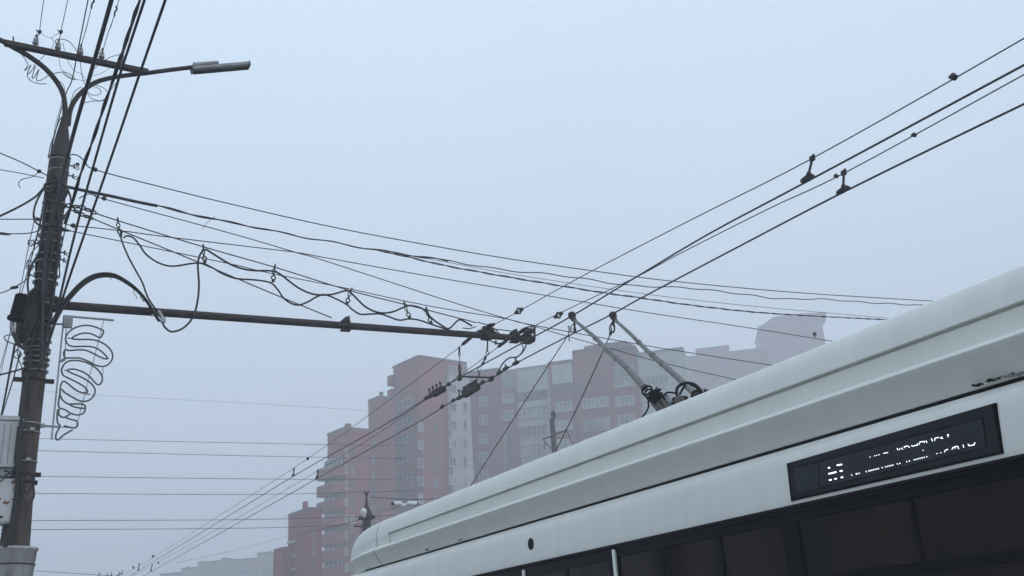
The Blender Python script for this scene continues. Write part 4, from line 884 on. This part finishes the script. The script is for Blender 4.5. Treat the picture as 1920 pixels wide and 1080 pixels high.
# upper shell: fascia above the windows, bending in under the roof fairing
fas = [(0.004, WZ), (-0.002, WZ + .05), (0.0, WZ + .27), (0.002, WZ + .30), (0.007, WZ + .33), (0.018, WZ + .36), (0.036, WZ + .388), (0.062, WZ + .41), (0.11, WZ + .42)]
b = MB(); prof = [(XB + x, z) for x, z in fas] + [(XB + W - x, z) for x, z in fas[::-1]]
n = len(prof); ys = [YFr, 4, 6, 8, 10, 12, 14, YR - .5, YR - .25, YR - .1, YR - .02, YR]; vv = []
for y in ys:
    k = max(0, (y - (YR - .5)) / .5); ins = .35 * (1 - math.sqrt(max(0, 1 - k * k)))
    for x, z in prof: vv.append((XB + W / 2 + (x - XB - W / 2) * (1 - ins), y, z))
b.add(vv, [(i * n + j, i * n + (j + 1) % n, (i + 1) * n + (j + 1) % n, (i + 1) * n + j) for i in range(len(ys) - 1) for j in range(n)], True)
b.add(vv[:n], [list(range(n))]); b.add(vv[-n:], [list(range(n))]); upper = b.build('upper_body', M_white, bus)
# dark glazing band core
b = MB(); ext_y([(XB + .06, 1.051), (XB + .06, WZ - .001), (XB + W - .06, WZ - .001), (XB + W - .06, 1.051)], YFr + .05, YR - .12, b); b.build('glazing_core', M_blkframe, bus)
# rubber gap under fairing
b = MB(); b.box((XB + .075 + .3, (YFr + 15) / 2, WZ + .428), (.6, 15 - YFr, .014)); b.build('gap_seal', M_gap, bus)
# roof fairing profile
ZT = 3.104
def fairing_prof(rec):
    e_ = .028 * rec; g = .048 * rec
    return [(0.085, 2.897), (0.078, 2.900), (-0.040, 3.078), (-0.050, 3.092), (-0.053, 3.102), (-0.046, 3.112), (-0.030, 3.126), (0.012 + e_, 3.152), (0.011 + e_, 3.20), (0.000 + e_, 3.274),
            (0.006 + g, 3.278), (0.006 + g, 3.293), (0.004, 3.296), (0.011, 3.36), (0.024, 3.425), (0.042, 3.475), (0.064, 3.507), (0.10, 3.523), (0.18, 3.533), (0.34, 3.540), (0.5, 3.545)]
SEAM = P(706, 1020, X=XB).y; GR = P(727, 1030, X=XB).y
def fairing(y_list, name, mtl, mod=None, close=True):
    b = MB(); rows = []
    for y, rec in y_list:
        p = fairing_prof(rec); p = p + [(W - x, z) for x, z in p[::-1]]
        row = [Vector((XB + x, y, z)) for x, z in p]
        if mod: row = [mod(v) for v in row]
        rows.append(row)
    n = len(rows[0]); vv = [v for r_ in rows for v in r_]
    b.add(vv, [(i * n + j, i * n + j + 1, (i + 1) * n + j + 1, (i + 1) * n + j) for i in range(len(rows) - 1) for j in range(n - 1)], True)
    b.add(vv[:n], [list(range(n))]); b.add(vv[-n:], [list(range(n))])
    o = b.build(name, mtl, bus)
    return o
ysf = [(YFr, 1), (3, 1), (5, 1), (7, 1), (P(1082, 880, X=XB).y - .002, 1)]
fair = fairing(ysf, 'roof_fairing', M_white2)
ysf = [(P(1082, 880, X=XB).y + .002, 1), (10, 1), (12, 1), (GR - .10, 1), (GR - .045, 1), (GR - .040, 1.9), (GR - .012, 1.9), (GR - .004, 0), (GR + .01, 0), (SEAM - .009, 0)]
fair2 = fairing(ysf, 'roof_fairing', M_white2)
def capmod(v):
    s = max(0.0, min(1.0, (v.y - SEAM) / CAPL)); k = 1 - math.sqrt(max(0, 1 - s ** 2.2))
    xc = XB + W / 2; x = xc + (v.x - xc) * (1 - .30 * k); z = 2.897 + (v.z - 2.897) * (1 - .66 * k)
    return Vector((x, v.y, z))
CAPL = 2.0
fairing([(SEAM - .0085, 0), (SEAM + .0085, 0)], 'seam_strip', M_gap, lambda v: Vector((XB + W / 2 + (v.x - XB - W / 2) * 1.0005, v.y, 2.905 + (v.z - 2.905) * 1.0008)))
fairing([(SEAM + .009 + CAPL * s, 0) for s in (0, .1, .2, .3, .4, .5, .6, .7, .78, .85, .9, .94, .97, .99)], 'fairing_end_cap', M_white2, capmod)
# auto-smooth: sharpen by angle
for o in bpy.data.objects:
    if o.name.startswith(('roof_fairing', 'fairing_end_cap', 'upper_body')):
        bm = bmesh.new(); bm.from_mesh(o.data)
        for ed in bm.edges:
            if len(ed.link_faces) == 2 and ed.calc_face_angle() > R(20): ed.smooth = False
        bm.to_mesh(o.data); bm.free()
# sealant scraps in the gap
for (px, py, w_, mtl) in ((1862, 712, .10, M_gap), (1885, 706, .12, M_seal), (1905, 702, .10, M_seal), (1834, 722, .07, M_gap), (862, 1013, .06, M_seal), (800, 1031, .05, M_gap)):
    c = P(px, py, X=XB + .04); b = MB()
    for k in range(5):
        b.bbox(c + Vector((random.uniform(-.01, .01), w_ * (k - 2) / 5, random.uniform(-.004, .006))), (.03, w_ / 5.5, random.uniform(.005, .013)), .003)
    b.build('sealant', mtl, bus)
# round vent
c = P(995, 1020, X=XB - .004); b = MB(); b.lathe([(0, .062), (.008, .060), (.012, .05), (.012, .01)], Vector((XB + .002, c.y, c.z)), (-1, 0, 0), 24); b.build('round_vent', M_gap, bus)
# window band pieces
def quad_y(p0, p1, p2, p3, X, th=.012):
    b = MB(); b.extrude([P(*p, X=X) for p in (p0, p1, p2, p3)], (th, 0, 0)); return b
def yz(mb, y0, y1, z0, z1, x0, x1): mb.box(((x0 + x1) / 2, (y0 + y1) / 2, (z0 + z1) / 2), (abs(x1 - x0), abs(y1 - y0), abs(z1 - z0)))
def yof(px, py): return P(px, py, X=XB).y
def zof(px, py): return P(px, py, X=XB).z
zp = zof(1695, 936); zr1 = zof(1920, 1028); zr0 = zof(1920, 1050)
# top frame
b = MB(); yz(b, YFr + .02, YR - .3, zp, WZ - .002, XB + .006, XB + .05); yz(b, YFr + .02, yof(1150, 1025), WZ - .05, WZ - .004, XB - .008, XB + .0055); b.build('window_header', M_blkframe, bus)
b = MB(); b.tube([(XB - .006, YFr + .02, WZ - .012), (XB - .006, YR - .35, WZ - .012)], .014, n=8, smooth_path=False); b.build('drip_rail', M_gap, bus)
ypil = [YFr + .1, yof(1890, 960) - .45, yof(1481, 1000), yof(1350, 1020), yof(1235, 1040), yof(1158, 1050), yof(985, 1075), yof(880, 1090) , YR - .9]
PIL = [(yof(1496, 1000), yof(1465, 1000)), (yof(1238, 1040) , yof(1228, 1042)), (yof(1350, 1020), yof(1340, 1022))]
for y0, y1 in PIL:
    b = MB(); yz(b, y0, y1, 1.052, zp - .001, XB + .006, XB + .06); b.build('pillar', M_blkframe, bus)
edges = [YFr + .1, yof(1496, 1000), yof(1465, 1000), yof(1350, 1020), yof(1340, 1022), yof(1238, 1040), yof(1228, 1042), yof(1160, 1050)]
for y0, y1 in ((YFr + .1, yof(1496, 1000)), (yof(1465, 1000), yof(1350, 1020)), (yof(1340, 1022), yof(1238, 1040)), (yof(1228, 1042), yof(1160, 1050))):
    b = MB(); yz(b, y0, y1, 1.06, zp - .002, XB + .022, XB + .03); b.build('window_pane', M_glass, bus)
ysl = yof(1712, 980)
b = MB(); yz(b, YFr + .12, yof(1498, 1000), zr0, zr1, XB + .010, XB + .0215); yz(b, ysl - .012, ysl + .012, zr1 + .001, zp - .002, XB + .012, XB + .0215); b.build('slider_rail', M_blkframe, bus)
# white door posts, door and its frame
for (px, w_) in ((1153, .045), (981, .045)):
    y = yof(px, 1050); b = MB(); yz(b, y - w_ / 2, y + w_ / 2, .35, zof(px, 1030 if px > 1000 else 1069), XB - .012, XB + .005); b.build('door_post', M_white, bus)
dy0, dy1 = yof(1147, 1050), yof(986, 1075)
dr = MB(); yz(dr, dy0, dy0 + .05, .35, WZ - .06, XB - .002, XB + .005); yz(dr, dy1 - .05, dy1, .35, WZ - .06, XB - .002, XB + .005); yz(dr, dy0 + .051, dy1 - .051, WZ - .13, WZ - .06, XB - .002, XB + .005); yz(dr, (dy0 + dy1) / 2 - .04, (dy0 + dy1) / 2 + .04, .35, WZ - .131, XB - .002, XB + .005)
do = dr.build('door', M_blkframe, bus); b = MB(); yz(b, dy0 + .051, dy1 - .051, .36, WZ - .135, XB + .006, XB + .0125); b.build('door_glass', M_glass, do)
b = MB(); yz(b, yof(975, 1077) + .02, YR - 1, 1.06, zp - .002, XB + .022, XB + .03); b.build('window_pane', M_glass, bus)
# wheels (below the frame)
for y in (4.3, 13.2):
    for x in (XB - .01, XB + W + .01 - .3):
        b = MB(); b.lathe([(0, .30), (.01, .45), (.05, .48), (.25, .48), (.29, .45), (.3, .3)], (x, y, .48 + GZ), (1, 0, 0), 32); wh = b.build('wheel', M_tyre, bus)
        b = MB(); b.lathe([(0, .05), (.01, .12), (.03, .28), (.06, .295)], (x - .012 if x < XB + 1 else x + .312, y, .48 + GZ), (1, 0, 0) if x < XB + 1 else (-1, 0, 0), 24); b.build('rim', M_galv, wh)
# side sign
S = [(1475, 869), (1867, 755), (1881, 850), (1483, 940)]
sign = quad_y(*S, XB - .008, .010).build('side_sign', M_signframe, bus)
def signpt(u, v, X=XB - .0115): return P(1440 + u / 4, 720 + v / 4, X=X)
q = MB(); q.extrude([signpt(*p, X=XB - .0095) for p in ((160, 592), (1685, 152), (1745, 508), (185, 858))], (.0012, 0, 0)); q.build('sign_glass', M_signglass, sign)
q = MB(); q.extrude([signpt(*p, X=XB - .0105) for p in ((195, 632), (1600, 255), (1635, 470), (215, 820))], (.0008, 0, 0)); q.build('sign_panel', M_signin, sign)
q = MB(); q.tube([signpt(195, 632), signpt(1600, 255)], .0022, n=4, smooth_path=False); q.tube([signpt(1610, 262), signpt(1622, 350), signpt(1640, 470)], .003, n=4); q.tube([signpt(215, 822), signpt(1635, 472)], .0022, n=4, smooth_path=False)
q.tube([signpt(375, 590), signpt(385, 780)], .002, n=4, smooth_path=False); q.build('sign_housing_edge', M_signframe, sign)
led = MB()
def led_done(nm):
    global led
    led.build(nm, M_led, sign); led = MB()
def stroke(u0, v0, u1, v1, r=.0023):
    a, c = signpt(u0, v0, XB - .0125), signpt(u1, v1, XB - .0125); c = c if (c - a).length > .004 else a + Vector((0, -.004, 0))
    led.rod(a, c, r, n=6)
for s in ((452, 630, 464, 627), (455, 674, 512, 660), (460, 721, 476, 718), (500, 713, 514, 709), (518, 610, 554, 603), (540, 654, 558, 650), (548, 702, 562, 698)): stroke(*s, r=.0048)
led_done('led_number')
for s in ((762, 549, 768, 547), (797, 540, 803, 538), (812, 536, 818, 534), (829, 531, 835, 530), (866, 520, 899, 514), (968, 482, 975, 496), (984, 494, 990, 484), (1001, 478, 1010, 492), (1020, 471, 1048, 464), (1022, 478, 1024, 482), (1052, 468, 1062, 476), (1075, 461, 1084, 466),
          (1086, 466, 1120, 458), (1120, 446, 1122, 458), (1133, 444, 1135, 456), (1135, 437, 1170, 430), (1172, 430, 1174, 442), (1184, 424, 1193, 440), (1225, 408, 1234, 430), (1250, 408, 1252, 425), (1254, 406, 1280, 400), (1290, 404, 1312, 408), (1300, 395, 1304, 404), (1345, 378, 1352, 398), (1348, 382, 1356, 380),
          (1161, 498, 1165, 496), (1263, 523, 1270, 521), (1293, 517, 1299, 515), (1323, 512, 1328, 500), (1330, 496, 1350, 490), (1380, 492, 1386, 478), (1388, 476, 1420, 466), (1402, 482, 1404, 486), (1424, 468, 1430, 488), (1463, 456, 1468, 478), (1500, 450, 1508, 464), (1508, 464, 1545, 456), (1546, 456, 1552, 438)): stroke(*s)
led_done('led_words')
for u in (627, 660, 668, 683, 735, 755, 765, 778, 790, 803, 815, 828, 855, 880, 895, 908, 922, 936, 970, 988, 1040, 1060, 1095, 1110, 1125, 1140, 1155, 1170, 1190):
    v = 682 - (u - 627) * .245; stroke(u - 2, v - 2, u + 4, v + 5)
led_done('led_words')

# trolley poles
def polepath(l, Xh, Xb):
    n = len(l); return [P(x, y, X=Xh + (Xb - Xh) * i / (n - 1)) for i, (x, y) in enumerate(l)]
heads = []
pinfo = [([(1074, 598), (1108, 626), (1141, 658), (1173, 687), (1208, 727)], X1, 6.1), ([(1151, 598), (1181, 625), (1210, 654), (1238, 679), (1271, 708), (1303, 738)], X2, 6.62)]
for l, Xh, Xb_ in pinfo:
    pts = polepath(l, Xh, Xb_); b = MB(); b.tube(pts, lambda t: .020 + .021 * t, n=14); tp_ = b.build('trolley_pole', M_trpole, bus)
    hd = P(l[0][0] - 1.5, l[0][1] - 6, X=Xh); b = MB(); b.lathe([(-.045, .02), (-.035, .045), (.0, .055), (.04, .048), (.055, .02)], hd, (0, .3, 1), 14)
    b.rod(hd, pts[0] + (pts[1] - pts[0]) * .03, .038, .034); b.rod(pts[0] + Vector((0, 0, .01)), pts[0] + (pts[1] - pts[0]) * .12, .04, .03); b.build('shoe', M_iron, tp_)
    for t_ in (.32, .5, .62):
        k = t_ * (len(pts) - 1); i = int(k); c = pts[i] + (pts[i + 1] - pts[i]) * (k - i); u = (pts[i + 1] - pts[i]).normalized(); r = .020 + .021 * t_
        b = MB(); b.lathe([(-.025, r + .001), (-.022, r + .007), (.022, r + .007), (.025, r + .001)], c, u, 14); b.build('tape_wrap', M_trpole, tp_)
hp = P(1077, 604, X=X1); b = MB(); b.rod(hp, P(1078, 622, X=X1), .014); b.rod(P(1077.5, 615, X=X1), P(1078, 623, X=X1), .020); b.torus(P(1069, 617, X=X1), (1, 0, .3), .05, .007, 14, 5, .45, up=(0, .4, 1)); b.tube(pyl([(1076, 606), (1068, 618), (1066, 628), (1068, 640)], X=X1), .007); b.build('rope_catch', M_iron, bus)
b = MB(); b.torus(P(1149, 614, X=X2), (1, 0, 0), .075, .009, 18, 6, .6, up=(0, 0, 1)); b.torus(P(1147, 616, X=X2), (.8, .5, 0), .06, .008, 18, 6, .6, up=(0, 0, 1)); b.rod(P(1151, 600, X=X2), P(1149, 608, X=X2), .02); b.rod(P(1146, 620, X=X2), P(1144, 628, X=X2), .02); b.build('rope_catch', M_iron, bus)
b = MB(); b.tube([P(1066, 627, X=X1), P(960, 790, X=6.55), P(880, 915, X=6.3), P(850, 962, X=6.22)], .0075); b.build('pull_rope', M_wire, bus)
b = MB(); b.tube([P(1145, 626, X=X2), P(1090, 748, X=7.0), P(1040, 850, X=6.6), P(1020, 893, X=6.45)], .0075); b.build('pull_rope', M_wire, bus)
# pole base on the roof
bz = 3.57
b = MB(); b.box((XB + W / 2 + .1, 8.4, 3.56), (1.0, 1.2, .03)); b.build('base_plate', M_galv, bus)
p1 = P(1213, 732, X=6.1); p1b = P(1252, 783, X=6.1); u = (p1b - p1).normalized()
M_pipe = mat('dull_brown_pipe', (0.13, 0.11, 0.105), 0.6, col2=(0.06, 0.05, 0.05), scale=12)
b = MB(); b.torus(p1, u, .056, .011, 22, 8); b.torus(p1 + u * .05, u, .052, .009, 22, 8); b.build('pole_collar', M_gap, bus)
b = MB(); b.rod(P(1222, 748, X=6.08), P(1250, 785, X=6.08), .038, n=14); b.build('pole_socket', M_pipe, bus)
b = MB(); b.rod(P(1234, 747, X=6.16), P(1264, 782, X=6.16), .036, n=14); b.build('pole_socket', M_pipe, bus)
def blk(mb, px, py, X, sz, bev=.008): mb.bbox(P(px, py, X=X), sz, bev)
b = MB(); blk(b, 1224, 741, 6.05, (.07, .08, .09), .02); blk(b, 1231, 745, 6.05, (.07, .07, .07), .02); blk(b, 1237, 741, 6.07, (.05, .06, .06), .015); blk(b, 1226, 751, 6.04, (.06, .06, .05), .015)
b.rod(P(1213, 744, X=6.03), P(1218, 751, X=6.03), .016); b.rod(P(1228, 732, X=6.05), P(1232, 726, X=6.05), .008); b.rod(P(1234, 734, X=6.05), P(1240, 730, X=6.05), .008); b.rod(P(1222, 735, X=6.05), P(1236, 731, X=6.05), .02); b.build('clamp_block', M_gap, bus)
b = MB(); b.rod(P(1233, 731, X=6.1), P(1241, 738, X=6.1), .026, n=14); b.build('spring_cylinder', M_camw, bus)
b = MB(); a_, c_ = P(1248, 741, X=6.25), P(1259, 758, X=6.25); b.lathe([(0, .035), (.01, .05), (.05, .055), (.08, .05), (.10, .058), (.16, .058)], a_, c_ - a_, 18); b.build('spring_cylinder', M_galv, bus)
b = MB(); blk(b, 1275, 751, 6.3, (.13, .13, .08), .02); b.build('buffer_block', M_gap, bus)
b = MB(); b.lathe([(0, .05), (.02, .055), (.05, .055), (.06, .04)], P(1274, 754, X=6.2), (-.6, -.8, 0), 16); b.build('motor_cover', M_pipe, bus)
u2 = (P(1303, 738, X=6.62) - P(1271, 708, X=6.62)).normalized(); p2 = P(1305, 741, X=6.6)
b = MB(); b.torus(p2, u2, .055, .012, 20, 8); b.torus(p2 + u2 * .05, u2, .05, .012, 20, 8); b.build('pole_collar', M_gap, bus)
b = MB(); b.rod(p2, p2 + u2 * .4, .046); b.build('pole_socket', M_pipe, bus)
b = MB(); b.rod(P(1266, 758, X=6.4), P(1300, 752, X=6.6), .03); b.rod(P(1240, 766, X=6.2), P(1262, 775, X=6.3), .03); b.build('cross_tube', M_galv, bus)
for l, r in (([(1269, 742), (1269, 730), (1274, 723), (1282, 719), (1292, 718), (1304, 722), (1314, 732), (1320, 744)], .015), ([(1296, 720), (1306, 725), (1314, 734), (1318, 744)], .020), ([(1274, 740), (1279, 731), (1285, 722)], .011), ([(1242, 748), (1246, 740), (1252, 736), (1260, 736), (1270, 738)], .010),
             ([(1215, 752), (1216, 762), (1212, 772), (1206, 780), (1200, 790)], .009), ([(1246, 757), (1252, 763), (1258, 766)], .009), ([(1222, 742), (1232, 748), (1242, 744), (1248, 750)], .009)):
    b = MB(); b.tube(pyl(l, X=6.2), r, n=8); b.build('hose', M_gap, bus)
b = MB(); b.rod(P(1320, 730, X=6.3), P(1326, 736, X=6.3), .012); b.rod(P(1317, 737, X=6.3), P(1327, 731, X=6.3), .008); b.build('bolt', M_iron, bus)

# ------------------------------------------------------------------ haze
HT = max(H3, H4, 45) + 6
mh = bpy.data.materials.new('haze_air'); mh.use_nodes = True; t = mh.node_tree; t.nodes.clear()
oo = t.nodes.new('ShaderNodeOutputMaterial'); pv = t.nodes.new('ShaderNodeVolumePrincipled')
pv.inputs['Color'].default_value = (0.92, 0.94, 1.0, 1); pv.inputs['Density'].default_value = 0.0033; pv.inputs['Anisotropy'].default_value = 0.0
t.links.new(pv.outputs[0], oo.inputs['Volume'])
b = MB(); b.box((50, 300, (HT - 1.15) / 2), (1310, 1210, HT + 1.15))
hz = b.build('haze', mh); hz['kind'] = 'stuff'
print('H', H3, H4, H2, H1, H0)
